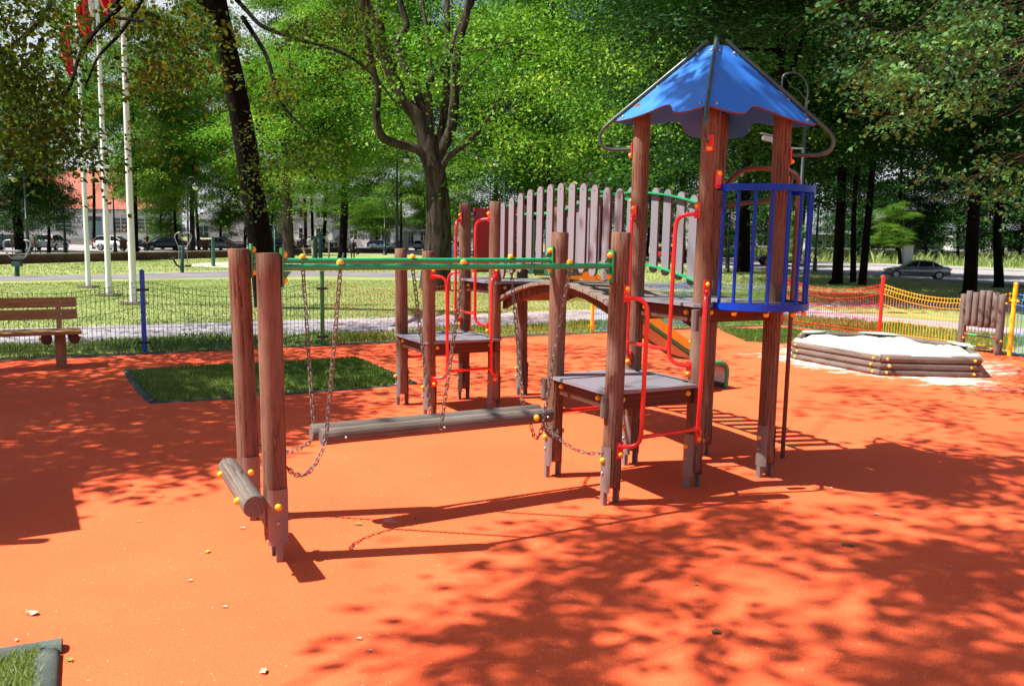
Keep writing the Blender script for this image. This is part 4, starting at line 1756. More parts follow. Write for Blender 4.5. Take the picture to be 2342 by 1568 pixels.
def limb(pxs, w0, w1, d0, d1, seg=10):
    n = len(pxs)
    P = [atd(*q4(*p), d0 + (d1 - d0) * i / (n - 1)) for i, p in enumerate(pxs)]
    S = smooth(P, 4)
    k = len(S)
    mb.tube(S, [(w0 + (w1 - w0) * i / (k - 1)) * .5978 / 1.6396 / FOC * dB / 2 for i in range(k)], seg)


limb([(1222, 1810), (1226, 1740), (1240, 1600), (1246, 1450), (1240, 1250), (1222, 1080), (1190, 960), (1180, 850)], 205, 100, dB, dB, 16)
limb([(1185, 1060), (1150, 970), (1080, 925), (960, 895), (885, 850), (856, 720), (862, 560), (832, 430), (803, 250), (770, 60), (760, -140)], 62, 30, dB, dB - 1.2)
limb([(1185, 960), (1120, 745), (1020, 620), (945, 450), (892, 300), (872, 150), (800, 40), (770, -120)], 100, 40, dB, dB - .5, 12)
limb([(1170, 800), (1105, 560), (1030, 420), (982, 250), (1045, 165), (1000, 0), (985, -150)], 62, 34, dB, dB + .8)
limb([(1190, 860), (1188, 520), (1280, 410), (1365, 195), (1450, 20), (1490, -100)], 55, 30, dB, dB + .3)
limb([(1235, 990), (1330, 790), (1350, 500), (1372, 280), (1420, 100), (1440, -120)], 72, 34, dB, dB - .4)
limb([(1265, 1060), (1310, 985), (1430, 890), (1535, 775), (1620, 630), (1690, 470), (1750, 345), (1900, 350)], 42, 12, dB, dB - 2.5)
limb([(1240, 940), (1290, 640), (1300, 300), (1300, 50), (1295, -140)], 50, 26, dB, dB + 1.0)
limb([(1200, 430), (1172, 200), (1142, 0), (1120, -130)], 26, 14, dB + .1, dB + 1)
limb([(1350, 370), (1450, 320), (1560, 300), (1800, 240)], 18, 6, dB - .2, dB - 2.0)
limb([(1372, 560), (1470, 450), (1570, 345), (1650, 280)], 16, 6, dB - .2, dB - 1.5)
limb([(1620, 630), (1690, 620), (1720, 730)], 10, 4, dB - 1.2, dB - 1.6)
limb([(1380, 930), (1480, 980), (1600, 1060)], 12, 5, dB - .5, dB - 1.5)
limb([(960, 450), (1180, 690), (1240, 700)], 4, 3, dB - .8, dB - 1)
mb.build('trunk', M['bark'], bt)


def px_clusters(spots, n, d0, d1, avoid=()):
    """cluster centres inside surveyed print regions (x, y, rx, ry), at distances d0..d1"""
    out = []
    w = np.array([s[2] * s[3] for s in spots], float)
    w /= w.sum()
    for i in range(n):
        s = spots[rng.choice(len(spots), p=w)]
        a, r_ = rng.uniform(0, 6.283), math.sqrt(rng.uniform(0, 1))
        x, y = s[0] + math.cos(a) * r_ * s[2], s[1] + math.sin(a) * r_ * s[3]
        if any(a_ < x < b_ and c_ < y < d_ and rng.uniform() < .75 for a_, b_, c_, d_ in avoid):
            continue
        out.append(atd(x, y, rng.uniform(d0, d1)))
    return np.array([tuple(p) for p in out])


def crown_part(parent, C, rad, per, size, m, lob=False, **kw):
    base = np.array(tuple(WL[parent.name]))
    v, k, lv = spray_leaves(C - base, rad, per, size, lob, **kw)
    return npmesh('crown', v, k, m, lv, parent)


# sprays of the big tree: right of the limbs, above, and a loose layer behind them
sp = [(1170, 95, 130, 110), (1230, 230, 150, 110), (1330, 120, 190, 130), (1190, 160, 90, 50), (1420, 300, 120, 90), (1080, 385, 40, 25), (870, 50, 50, 50), (965, 130, 45, 70), (1060, 50, 50, 50), (1300, 330, 120, 60)]
CB = np.concatenate([px_clusters(sp, 62, 23.5, 28), px_clusters([(1000, 60, 330, 90), (1150, 250, 300, 130), (830, 200, 90, 120)], 50, 30.5, 35)])
crown_part(bt, CB, 1.15, 130, .135, M['leaf'])

# ---- dark leaning tree with bronze leaves whose branches hang over the upper left
TA = g(611, 702)
at_ = thing('copper_tree', 'dark leaning tree with bronze green leaves hanging across the upper left', 'tree', tuple(TA))
mb = MB()


def limb2(pxs, w0, w1, d0, d1, seg=10):
    n = len(pxs)
    P = [atd(*p, d0 + (d1 - d0) * i / (n - 1)) for i, p in enumerate(pxs)]
    S = smooth(P, 4)
    k = len(S)
    mb.tube(S, [max(.006, (w0 + (w1 - w0) * i / (k - 1)) / FOC * (d0 + d1) / 4) for i in range(k)], seg)
    return S


dA = TA.y
LB = []
LB.append(limb2([(613, 715), (608, 660), (596, 560), (578, 440), (560, 320), (538, 200), (514, 90), (498, 10), (480, -110), (470, -300)], 62, 34, dA, dA - 1.5, 14))
LB.append(limb2([(512, 80), (480, 20), (425, -30), (330, -60)], 30, 16, dA - .4, 15))
LB.append(limb2([(505, -40), (560, 20), (603, 62), (690, 92), (780, 120), (852, 170), (900, 230)], 12, 4, dA - .8, 15))
LB.append(limb2([(330, -40), (270, 20), (222, 68), (184, 122), (160, 200), (118, 250)], 14, 4, 15, 12, 8))
LB.append(limb2([(300, -30), (250, 30), (300, 45), (360, 52), (420, 68)], 10, 4, 15, 13, 8))
LB.append(limb2([(330, -10), (280, 70), (225, 130), (195, 200)], 10, 4, 14.5, 12.5, 8))
LB.append(limb2([(150, -60), (110, 20), (60, 80), (0, 120), (-60, 150)], 14, 5, 14, 11, 8))
LB.append(limb2([(555, 40), (610, 130), (640, 230), (700, 300)], 12, 4, dA - .8, 16, 8))
mb.build('trunk', M['barkdark'], at_)
# loose twigs and leaf sprays along the branches
spA = [(150, 30, 220, 50), (100, 130, 170, 150), (60, 270, 110, 80), (250, 150, 140, 150), (330, 280, 60, 60), (400, 100, 110, 100), (180, 320, 60, 40), (-60, 200, 120, 200)]
CA1 = px_clusters(spA, 165, 10.5, 16, [(165, 320, 40, 340), (165, 310, -20, 190), (330, 480, 180, 340)])
CA2 = px_clusters([(680, 110, 150, 110), (620, 260, 90, 130), (760, 40, 90, 60), (835, 90, 60, 90), (700, 330, 80, 60), (590, 420, 30, 60)], 44, 15, 18.5)
CA3 = rng.uniform((-15, 9, 8.2), (-4, 20, 12), (100, 3))  # overhead sprays out of view, added to shade the trunk and hanging leaves
crown_part(at_, np.concatenate([CA1, CA2, CA3]), .46, 88, .088, M['leafcopper'], False, flat=.5, droop=.8, upn=.35)

# ---- maple outside the frame on the right: its long sprays hang into the picture
TR = Vector((9.6, 9.2, 0))
rt_ = thing('maple_tree', 'maple at the right edge with big light green leaves on bare twigs hanging into view', 'tree', tuple(TR))
mb = MB()
mb.tube(smooth([TR - Z * .1, TR + Z * .4, TR + Vector((-.2, .1, 2.5)), TR + Vector((-.3, .3, 5)), TR + Vector((-.2, .4, 9))], 5), [.34 - .012 * i for i in range(21)], 12)
spR = [(2080, 120, 170, 90), (2200, 260, 120, 80), (2000, 30, 120, 50), (2290, 120, 70, 130), (2060, 300, 60, 40), (2250, 400, 100, 60), (2110, 380, 60, 50), (2040, 200, 60, 40), (2310, 520, 45, 40), (2300, 460, 50, 30), (2170, 60, 140, 60)]
CR = px_clusters(spR, 74, 8.8, 13)
nod = [TR + Vector((-.25, .2, z)) for z in (3.0, 3.8, 4.6, 5.4)]
for i, c in enumerate(CR):
    if i % 8 == 0:
        s = nod[(i // 8) % 4]
        lp = limb_path(s, Vector(c) + Vector((.1, 0, .05)), .22, 7)
        mb.tube(lp, [.022 * (1 - .8 * k / (len(lp) - 1)) + .002 for k in range(len(lp))], 5)
    if i % 2 == 0:
        for _ in range(5):
            e = Vector(c) + Vector((rnd.uniform(-.5, .4), rnd.uniform(-.3, .3), rnd.uniform(-.35, .1)))
            mb.tube(limb_path(Vector(c) + Vector((.5, .1, .15)), e, .25, 4), [.004] * 9, 4)
mb.build('trunk', M['bark'], rt_)
crown_part(rt_, CR, .34, 66, .060, M['leafbig'], True, flat=.30, droop=.5, upn=.55)

# ---- park trees
GT = 'park trees behind the playground'
def crown_fit(base, crown, box):
    """crown centre height and scales from its surveyed outline (centre column, top, bottom, half width)"""
    cx, yt, yb, hw = box
    rx, rz = CROWN[crown][2:]
    zt, zb = atd(cx, yt, base.y).z, atd(cx, yb, base.y).z
    off = atd(cx, (yt + yb) / 2, base.y).x - base.x
    return (zt + zb) / 2, hw / FOC * base.y / rx, (zt - zb) / 2 / rz, off


def T(name, px, r_px, label, crown, box, mat_='barkdark', limbs=7, group=GT):
    b = g(*px)
    ch, sx, sz, off = crown_fit(b, crown, box)
    tree(name, b, r_px / 2 / FOC * b.y, label, crown, ch, sx, sz, rot=rnd.uniform(0, 6.28), lean=(off * .15, 0), off=(off * .85, 0), mat_=mat_, limbs=limbs, group=group)


T('park_tree', (660, 602), 34, 'thick grey trunked tree just right of the leaning dark tree', 'a', (690, 40, 490, 190), 'bark')
T('park_tree', (783, 594), 24, 'tree with a slightly leaning dark trunk left of the big central tree', 'b', (800, -150, 490, 150))
T('park_tree', (406, 577), 9, 'slim dark tree standing behind the parked dark saloon', 'a', (400, 150, 510, 110))
T('park_tree', (441, 579), 15, 'tree behind the exercise machine right of the three flagpoles', 'b', (430, 60, 440, 110), 'bark')
T('park_tree', (312, 579), 13, 'dark trunked tree right behind the nearest flagpole', 'c', (330, 40, 490, 120))
T('park_tree', (48, 590), 30, 'dark leafy tree at the left edge hiding part of the library', 'e', (40, 170, 540, 130))
T('park_tree', (112, 580), 10, 'low dark tree left of the library front', 'e', (100, 290, 552, 70))
T('park_tree', (716, 576), 9, 'slim trunk behind the couple on foot', 'b', (720, -100, 450, 110))
T('park_tree', (740, 576), 10, 'slim trunk behind the green pull down machine', 'a', (860, -200, 400, 150))
T('park_tree', (915, 582), 8, 'tree behind the tall lamp post left of the big tree', 'c', (925, 230, 510, 90))
T('park_tree', (1132, 590), 15, 'crooked slim tree right of the big central tree', 'd', (1120, 0, 480, 150), 'bark')
T('park_tree', (1250, 592), 12, 'dense tree behind the arched bridge', 'b', (1260, -250, 450, 180))
T('park_tree', (1375, 590), 14, 'dark tree behind the right half of the picket railing', 'd', (1390, 0, 530, 140))
T('park_tree', (1560, 604), 20, 'dark tree seen between the ladder and the tower post', 'e', (1540, -150, 520, 150))
T('park_tree', (1700, 622), 36, 'stout dark trunk seen through the blue balcony bars', 'e', (1690, -400, 480, 300))
T('park_tree', (1914, 650), 30, 'leftmost trunk of the cluster right of the blue balcony', 'e', (1790, -450, 390, 340))
T('park_tree', (1950, 646), 17, 'middle slim trunk of the cluster right of the blue balcony', 'd', (1920, -300, 430, 290))
T('park_tree', (1972, 652), 22, 'rightmost trunk of the cluster right of the blue balcony', 'e', (2060, -300, 480, 260))
T('park_tree', (2217, 672), 36, 'thick dark trunk right of the silver saloon', 'e', (2230, -500, 430, 330))
T('park_tree', (2283, 657), 26, 'dark trunk nearest the right edge', 'e', (2320, -100, 500, 160))
T('park_tree', (1770, 684), 34, 'tall tree hidden behind the right tower post, its crown above the blue roof', 'e', (1800, -520, 215, 400))  # added tree, trunk out of sight, its crown shades the right hand lawn
T('young_tree', (2058, 606), 11, 'young round tree on the verge behind the silver saloon', 'c', (2045, 450, 566, 50), limbs=4)
T('young_tree', (2118, 592), 9, 'bright round tree beyond the road above the silver saloon', 'b', (2115, 480, 578, 52), limbs=4)
T('young_tree', (1815, 612), 5, 'small light green sapling beyond the balcony bars', 's', (1812, 470, 600, 24), limbs=3)
GF = 'far trees filling the background'
for px, cr, box, lab in (((560, 574), 'b', (560, 60, 545, 110), 'far tree filling the gap left of the leaning trunk'), ((865, 575), 'a', (870, 430, 548, 80), 'low bright tree behind the iron gate'),
        ((980, 574), 'b', (990, -250, 480, 190), 'far tree straight behind the big central tree'), ((1200, 580), 'e', (1180, -100, 520, 180), 'tall far tree above the bridge railing'), ((1460, 582), 'e', (1450, -300, 470, 200), 'tall far tree left of the blue roof'),
        ((1640, 586), 'e', (1640, -300, 500, 200), 'tall far tree behind the blue roof'), ((1830, 592), 'e', (1830, -100, 545, 160), 'tall far tree right of the blue roof'), ((2050, 597), 'e', (2050, -300, 470, 200), 'tall far tree above the silver saloon'),
        ((2330, 606), 'e', (2340, 0, 570, 170), 'tall far tree at the right edge'), ((215, 569), 'c', (210, -150, 370, 150), 'far tree whose crown hangs above the red roof'), ((-90, 572), 'd', (-90, -100, 545, 150), 'far tree at the left edge'),
        ((1330, 584), 'e', (1330, 250, 575, 120), 'far leafy tree behind the picket tops'), ((700, 570), 'c', (640, -200, 330, 150), 'far tree rising behind the thick grey trunk'), ((2190, 600), 'e', (2180, 250, 585, 110), 'far tree between the two right hand trunks'),
        ((1010, 588), 'c', (1060, 260, 560, 80), 'mid green tree right behind the central trunk'), ((1770, 600), 'e', (1760, 250, 588, 90), 'leafy tree behind the balcony bars'), ((505, 572), 'c', (520, 320, 552, 70), 'low leafy tree behind the silver estate car'),
        ((372, 570), 'c', (375, 380, 566, 62), 'leafy tree at the right end of the library'), ((620, 572), 'b', (640, 360, 535, 60), 'low bright tree behind the black car'), ((1480, 585), 'e', (1480, 300, 585, 90), 'leafy tree behind the right pickets'),
        ((1960, 598), 'e', (1950, 330, 588, 90), 'leafy tree behind the three dark trunks'), ((1180, 588), 'e', (1190, 340, 572, 70), 'leafy tree behind the red panel'), ((300, 571), 'c', (300, 330, 470, 55), 'small leafy tree before the red roof'), ((455, 571), 'c', (440, -150, 480, 120), 'far tree rising between the nearest flagpole and the leaning trunk'), ((1630, 590), 'e', (1640, 400, 592, 80), 'dark bushy tree behind the balcony left bars'), ((2080, 592), 'e', (2040, 400, 588, 110), 'dark bushy tree behind the silver saloon'), ((2290, 602), 'e', (2290, 400, 596, 90), 'dark bushy tree behind the rightmost trunk'), ((880, 572), 'e', (800, 300, 552, 80), 'dark bushy tree behind the iron gate'), ((985, 572), 'e', (980, 380, 556, 60), 'dark bushy tree left of the big trunk')):
    T('far_tree', px, 9, lab, cr, box, 'barkdark', 5, GF)

# ---- trees left of and behind the photographer; they dapple the ground
def lift(px, z):
    p = g(*px)
    return p - trav * (z / -trav.z) * 1.0 if False else p + Vector((-trav.x, -trav.y, -trav.z)) * (z / -trav.z)


def shade_clusters(polys, n, z0, z1):
    out = []
    pp = [np.array([(g(*q).x, g(*q).y) for q in poly]) for poly, _ in polys]
    w = np.array([wt for _, wt in polys], float)
    w /= w.sum()
    while len(out) < n:
        k = rng.choice(len(pp), p=w)
        P = pp[k]
        lo, hi = P.min(0), P.max(0)
        x, y = rng.uniform(lo[0], hi[0]), rng.uniform(lo[1], hi[1])
        if inside(P, np.array([x]), np.array([y]))[0]:
            z = rng.uniform(z0, z1)
            out.append((x - trav.x * (z / -trav.z), y - trav.y * (z / -trav.z), z))
    return np.array(out)


def shade_tree(name, label, base, C, rad, per, size, m):
    t = thing(name, label, 'tree', tuple(base))
    mb = MB()
    cen = Vector(C.mean(0))
    top = Vector((base.x, base.y, cen.z + .5))
    mb.tube(smooth([base - Z * .1, base + Z * .4, base.lerp(top, .5), top], 6), [.30 - .007 * i for i in range(19)], 10)
    for i in range(0, len(C), 9):
        s = base.lerp(top, rnd.uniform(.55, 1.0))
        lp = limb_path(s, Vector(C[i]), .08, 5)
        mb.tube(lp, [.016 * (1 - .8 * k / (len(lp) - 1)) + .003 for k in range(len(lp))], 5)
    mb.build('trunk', M['barkdark'], t)
    crown_part(t, C, rad, per, size, m, False, flat=.4, droop=.4, upn=.5)


polyL = [([(-250, 860), (290, 870), (520, 915), (690, 900), (900, 905), (760, 960), (690, 990), (560, 1040), (470, 1085), (330, 1075), (200, 1130), (60, 1150), (-250, 1170)], 1.0),
         ([(-250, 770), (900, 790), (900, 870), (-250, 850)], .8), ([(880, 800), (1600, 783), (1760, 880), (1290, 940), (880, 935)], .5), ([(300, 850), (820, 825), (940, 880), (350, 920)], .5)]
CL = np.concatenate([shade_clusters([q], n, 5.4, 8.6) for q, n in zip(polyL, (320, 120, 45, 34))])
shade_tree('shade_tree', 'tree left of the picture that shades the ground before the bench', Vector((-11.5, 6.8, 0)), CL, .58, 70, .125, M['leafmid'])
polyR = [([(1300, 1225), (1784, 1165), (1836, 1275), (1400, 1300), (1310, 1290)], 15), ([(1836, 1140), (2380, 1010), (2380, 1210), (2011, 1200)], 20),
         ([(2020, 1225), (2420, 1225), (2420, 1500), (2060, 1420), (1915, 1415)], 20), ([(2090, 1470), (2420, 1510), (2420, 1660), (1958, 1640)], 9),
         ([(1150, 1420), (1300, 1420), (1370, 1620), (1150, 1620)], 7), ([(1582, 1395), (1740, 1400), (1740, 1440), (1582, 1440)], 2), ([(1230, 1318), (1520, 1328), (1520, 1355), (1230, 1355)], 3),
         ([(1827, 871), (2400, 900), (2400, 990), (1900, 985)], 9)]
CRf = np.array([(1.3 - trav.x * t + rng.normal(0, .55), 5.9 - trav.y * t + rng.normal(0, .55), 2.85 - trav.z * t + rng.normal(0, .4)) for t in rng.uniform(4.5, 7, 5)])
CRr = np.concatenate([CRf] + [shade_clusters([(q, 1)], max(1, int(n * .40 + .5)), *zz) for q, n in polyR for zz in ((6.0, 8.5), (10.0, 13.5))])
shade_tree('shade_tree', 'tree behind the camera that dapples the rubber at the lower right', Vector((-9.5, -2.5, 0)), CRr, np.where(np.arange(len(CRr)) % 3 == 0, .34, rng.uniform(.3, .66, len(CRr))), 82, .13, M['leafmid'])
# ------------------------------------------------------------------ flagpoles
M['flagred'] = paint('flag_red', (0.62, 0.02, 0.03), 0.7, 0.02, 3)
M['flagwhite'] = paint('flag_white', (0.80, 0.79, 0.80), 0.7, 0.02, 3)
for (bx_, by_), wpx, lab in (((203, 658), 11, 'leftmost of the three white flagpoles, farthest from the fence'), ((250, 677), 13, 'middle white flagpole with a white and red flag'), ((306, 696), 16, 'nearest white flagpole, right of the other two')):
    b = g(bx_, by_)
    t = thing('flagpole', lab, 'flagpole', tuple(b), 'white flagpoles on the lawn')
    r0 = wpx / 2 / FOC * b.y
    mb = MB()
    mb.cyl(b + Z * .05, b + Z * 9.0, r0, r0 * .55, 16)
    mb.build('pole', M['white'], t)
    mb = MB()
    mb.box(b + Z * .03, (.50, .50, .03))
    mb.box(b + Z * .055, (.34, .34, .03))
    for sx in (-1, 1):
        for sy in (-1, 1):
            mb.cyl(b + Vector((sx * .2, sy * .2, .03)), b + Vector((sx * .2, sy * .2, .09)), .02, None, 6)
    mb.build('base_plate', M['shoe'], t)
    # limp flag hanging along the pole: white upper half, red lower half
    mb = MB()
    zt = 8.1
    zb = {203: 6.7, 250: 6.9, 306: 6.8}[bx_]
    nz, nx = 16, 10
    vs = []
    for i in range(nz + 1):
        for k in range(nx + 1):
            s = k / nx
            z = zt + (zb - zt) * i / nz - .55 * s * (1 - .3 * i / nz)
            ww = .62 * (.35 + .65 * math.sin(math.pi * min(1, .2 + .8 * i / nz)))
            vs.append(b + Vector((-r0 - .02 - ww * s * (.8 if k % 2 else .72), .11 * math.sin(k * 1.9 + i * .25), z)))
    w_ = nx + 1
    for i in range(nz):
        for k in range(nx):
            mb.cm = 0 if k < nx * .25 else 1
            q = [vs[i * w_ + k], vs[(i + 1) * w_ + k], vs[(i + 1) * w_ + k + 1], vs[i * w_ + k + 1]]
            mb.add(q, [(0, 1, 2, 3)], None, True)
    mb.build('flag', [M['flagwhite'], M['flagred']], t)

# ------------------------------------------------------------------ low brick wall
M['brick'] = brickmat('wall_brick')
M['coping'] = groundmat('coping_stone', (0.20, 0.17, 0.15), (0.29, 0.26, 0.23), (0.36, 0.33, 0.30), 1.5, 30, .01)
wa = [Vector((-27.6, 34, 0)), Vector((-26.4, 42.3, 0)), Vector((-24.3, 51.5, 0)), Vector((-22.3, 63.5, 0)), Vector((-21.5, 76, 0)), Vector((-20.6, 92, 0)), Vector((-13, 96, 0))]
wt = thing('low_wall', 'long low brick wall with a pale coping between the lawn and the car park', 'wall', tuple(wa[2]))
mb = MB()
cp_ = MB()
acc = 0
for i in range(len(wa) - 1):
    a, b = wa[i], wa[i + 1]
    d = (b - a).normalized()
    s = Vector((-d.y, d.x, 0))
    L = (b - a).length
    for q, fl in ((-.16, False), (.16, True)):
        mb.add([a + s * q, b + s * q, b + s * q + Z * .46, a + s * q + Z * .46], [(0, 1, 2, 3)], [(acc, 0, 0), (acc + L, 0, 0), (acc + L, .46, 0), (acc, .46, 0)], False)
    acc += L
    cp_.bar(a + Z * .49, b + Z * .49, .40, .06)
mb.build('brickwork', M['brick'], wt)
cp_.build('coping', M['coping'], wt)

# ------------------------------------------------------------------ buildings
M['plaster'] = groundmat('plaster', (0.60, 0.57, 0.58), (0.70, 0.68, 0.69), (0.76, 0.74, 0.75), .35, 12, .004)
M['plinth'] = groundmat('plinth', (0.40, 0.37, 0.32), (0.46, 0.43, 0.37), (0.52, 0.48, 0.42), .5, 12, .004)
M['tile'] = tilemat('red_roof_tile', (0.46, 0.105, 0.065))
M['glass'] = glassmat('window_glass')
M['winframe'] = paint('window_frame', (0.55, 0.56, 0.56), .5, .1, 5)
M['door'] = paint('grey_green_door', (0.16, 0.235, 0.255), .5, .1, 4)
M['greywall'] = groundmat('grey_wall', (0.36, 0.35, 0.39), (0.44, 0.43, 0.47), (0.52, 0.50, 0.54), .15, 8, .004)
M['darkgrey'] = paint('dark_grey', (0.07, 0.07, 0.075), .6, .1, 3)

lib = g(213, 560)
LD = lib.y


def lx(px, z=0.0, dy=0.0):
    """point on the library front below print column px"""
    q = atd(px, 540, LD)
    return Vector((q.x, LD + dy, z))


def lz(py, px=213):
    return atd(px, py, LD).z


lt = thing('library', 'white library with a red tiled roof, double door and steps beyond the car park', 'building', tuple(lib))
xa, xb = lx(-40).x, lx(352).x
ze = lz(478)
mb = MB()
mb.box(((xa + xb) / 2, LD + 5, ze / 2 + .4), (xb - xa, 10, ze - .8))
mb.build('wall', M['plaster'], lt)
mb = MB()
mb.box(((xa + xb) / 2, LD + 5, .40), (xb - xa + .12, 10.12, .80))
mb.build('plinth', M['plinth'], lt)
mb = MB()
zr = lz(382)
ev = [Vector((xa - .5, LD - .6, ze)), Vector((xb + .5, LD - .6, ze)), Vector((xb + .5, LD + 10.6, ze)), Vector((xa - .5, LD + 10.6, ze))]
rg = [Vector((xa + 4.5, LD + 5, zr)), Vector((xb - 4.5, LD + 5, zr))]
for f in ((ev[0], ev[1], rg[1], rg[0]), (ev[2], ev[3], rg[0], rg[1]), (ev[1], ev[2], rg[1]), (ev[3], ev[0], rg[0])):
    mb.add(f, [tuple(range(len(f)))], [(p.x + p.y * .7, p.z, 0) for p in f], False)
mb.build('roof', M['tile'], lt)
mb = MB()
mb.bar((xa - .5, LD - .62, ze - .08), (xb + .5, LD - .62, ze - .08), .14, .16)
mb.build('gutter', M['darkgrey'], lt)


def window(parent, cx, y, z0, z1, w, grid=(2, 4), sill=True):
    f = MB()
    fw = .09
    for x in (cx - w / 2 + fw / 2, cx + w / 2 - fw / 2):
        f.box((x, y - .03, (z0 + z1) / 2), (fw, .10, z1 - z0))
    for z in (z0 + fw / 2, z1 - fw / 2):
        f.box((cx, y - .033, z), (w - 2 * fw, .10, fw))
    for i in range(1, grid[0]):
        f.box((cx - w / 2 + w * i / grid[0], y - .035, (z0 + z1) / 2), (.10, .08, z1 - z0 - .2))
    for i in range(1, grid[1]):
        f.box((cx, y - .038, z0 + (z1 - z0) * i / grid[1]), (w - 2 * fw, .07, .05))
    if sill:
        f.box((cx, y - .12, z0 - .07), (w + .9, .28, .10))
    fo = f.build('window', M['winframe'], parent)
    p = MB()
    p.box((cx, y - .004, (z0 + z1) / 2), (w - .1, .02, z1 - z0 - .1))
    p.build('pane', M['glass'], fo)
    return fo


wz0, wz1 = lz(531), lz(496)
for px in (147, 278, 333, 60, 10):
    wo = window(lt, lx(px).x, LD, wz0, wz1, 2.35)
    if px in (278, 333):
        # yellow paper cut-outs stuck on the panes
        c = MB()
        for sx, zz in ((-.5, .45), (.45, .35), (.45, 1.05)):
            c.cyl((lx(px).x + sx, LD - .05, wz0 + zz), (lx(px).x + sx, LD - .045, wz0 + zz), .15, None, 10)
        c.build('paper_decoration', M['yellowp'], wo)
dx = lx(213.5).x
mb = MB()
dz0, dz1 = lz(549), lz(506)
mb.box((dx, LD - .02, (dz0 + dz1) / 2), (2.5, .12, dz1 - dz0))
for s in (-1, 1):
    for z in (.28, .70):
        mb.box((dx + s * .6, LD - .085, dz0 + (dz1 - dz0) * z), (.85, .03, .95))
do = mb.build('door', M['door'], lt)
mb = MB()
mb.box((dx + .08, LD - .12, dz0 + 1.1), (.05, .06, .25))
mb.build('handle', M['steel'], do)
mb = MB()
mb.box((dx, LD - .01, dz1 + .35), (2.5, .10, .6))
mb.build('transom', M['glass'], lt)
mb = MB()
for i in range(5):
    h = dz0 * (5 - i) / 5
    mb.box((dx - .1, LD - .25 - .32 * i, h / 2), (3.3, .318, h))
mb.build('steps', M['kerbstone'], lt)
mb = MB()
for sx in (1.75,):
    mb.tube([(dx + sx, LD - 1.7, 0), (dx + sx, LD - 1.7, 1.1), (dx + sx, LD - .2, dz0 + 1.0), (dx + sx, LD - .2, dz0)], .035, 8)
mb.build('handrail', M['dark'], lt)
mb = MB()
for px in (128, 138, 156, 250, 300):
    mb.box((lx(px).x, LD - .065, .42), (.7, .02, .35))
mb.build('cellar_window', M['darkgrey'], lt)


def text_mesh(txt, size, m, name, parent, loc, rotz=0.0):
    cu = bpy.data.curves.new(name, 'FONT')
    cu.body = txt
    cu.size = size
    cu.align_x = 'CENTER'
    cu.extrude = 0.01
    to = bpy.data.objects.new(name, cu)
    COL.objects.link(to)
    dg = bpy.context.evaluated_depsgraph_get()
    me = bpy.data.meshes.new_from_object(to.evaluated_get(dg))
    bpy.data.objects.remove(to)
    me.transform(Matrix.Translation(Vector(loc) - WL[parent.name]) @ Matrix.Rotation(rotz, 4, 'Z') @ Matrix.Rotation(R(90), 4, 'X'))
    me.materials.clear()
    me.materials.append(m)
    o = bpy.data.objects.new(name, me)
    COL.objects.link(o)
    o.parent = parent
    return o


mb = MB()
mb.box((lx(228).x, LD - .03, lz(483)), (5.2, .05, .72))
sgo = mb.build('sign', M['winframe'], lt)
text_mesh('BIBLIOTEKA', .66, M['dark'], 'sign_lettering', lt, (lx(228).x, LD - .07, lz(483) - .24))
mb = MB()
mb.box((lx(185).x, LD - .02, lz(511)), (.9, .04, .7))
mb.build('notice', M['winframe'], lt)


def house(label, x0, x1, d, dep, h, m, wins=(), roof=None, rh=2.5, cat='building', rm='darkgrey', name='house'):
    a, b = atd(x0, 545, d), atd(x1, 545, d)
    t = thing(name, label, cat, ((a.x + b.x) / 2, d, 0))
    mb = MB()
    mb.box(((a.x + b.x) / 2, d + dep / 2, h / 2), (b.x - a.x, dep, h))
    mb.build('wall', M[m], t)
    mb = MB()
    if roof == 'gable':
        A = [Vector((a.x - .4, d - .5, h)), Vector((b.x + .4, d - .5, h)), Vector((b.x + .4, d + dep + .5, h)), Vector((a.x - .4, d + dep + .5, h))]
        r1, r2 = Vector((a.x + (b.x - a.x) * .12, d + dep / 2, h + rh)), Vector((b.x - (b.x - a.x) * .12, d + dep / 2, h + rh))
        for f in ((A[0], A[1], r2, r1), (A[2], A[3], r1, r2), (A[1], A[2], r2), (A[3], A[0], r1)):
            mb.add(f, [tuple(range(len(f)))], None, False)
    else:
        mb.box(((a.x + b.x) / 2, d + dep / 2, h + .15), (b.x - a.x + .6, dep + .6, .3))
    mb.build('roof', M[rm], t)
    for (fx, z0, z1, w) in wins:
        window(t, a.x + (b.x - a.x) * fx, d, z0, z1, w, (2, 2))
    return t


house('low white building behind the cars between the flagpoles and the leaning tree', 440, 612, 122, 12, 3.9, 'plaster', [(.15, 1.2, 3, 1.6), (.8, 1.2, 3, 1.6)], 'gable', 2.2)
house('pale two storey house behind the thick grey trunk', 628, 760, 128, 14, 7.5, 'plaster', [(.2, 1.3, 3.1, 1.5), (.5, 1.3, 3.1, 1.5), (.8, 1.3, 3.1, 1.5), (.2, 4.6, 6.2, 1.5), (.5, 4.6, 6.2, 1.5), (.8, 4.6, 6.2, 1.5)], 'gable', 3)
house('white house with a grey roof beyond the iron gate', 770, 900, 150, 12, 5.2, 'plaster', [(.3, 1.3, 3.1, 1.4), (.7, 1.3, 3.1, 1.4)], 'gable', 4)
house('long pale building behind the parked cars and the big tree', 915, 1150, 160, 14, 4.4, 'plaster', [(.1 + .13 * i, 1.3, 3.1, 1.4) for i in range(7)], 'gable', 3)
house('grey building seen far off through the balcony bars', 1590, 1800, 150, 14, 4.2, 'greywall', [(.1 + .16 * i, 1.5, 3.5, 2.2) for i in range(6)])
house('long low grey building behind the meadow grass', 1850, 2160, 140, 14, 3.4, 'greywall', [(.06 + .11 * i, 1.4, 2.7, 2.0) for i in range(9)])
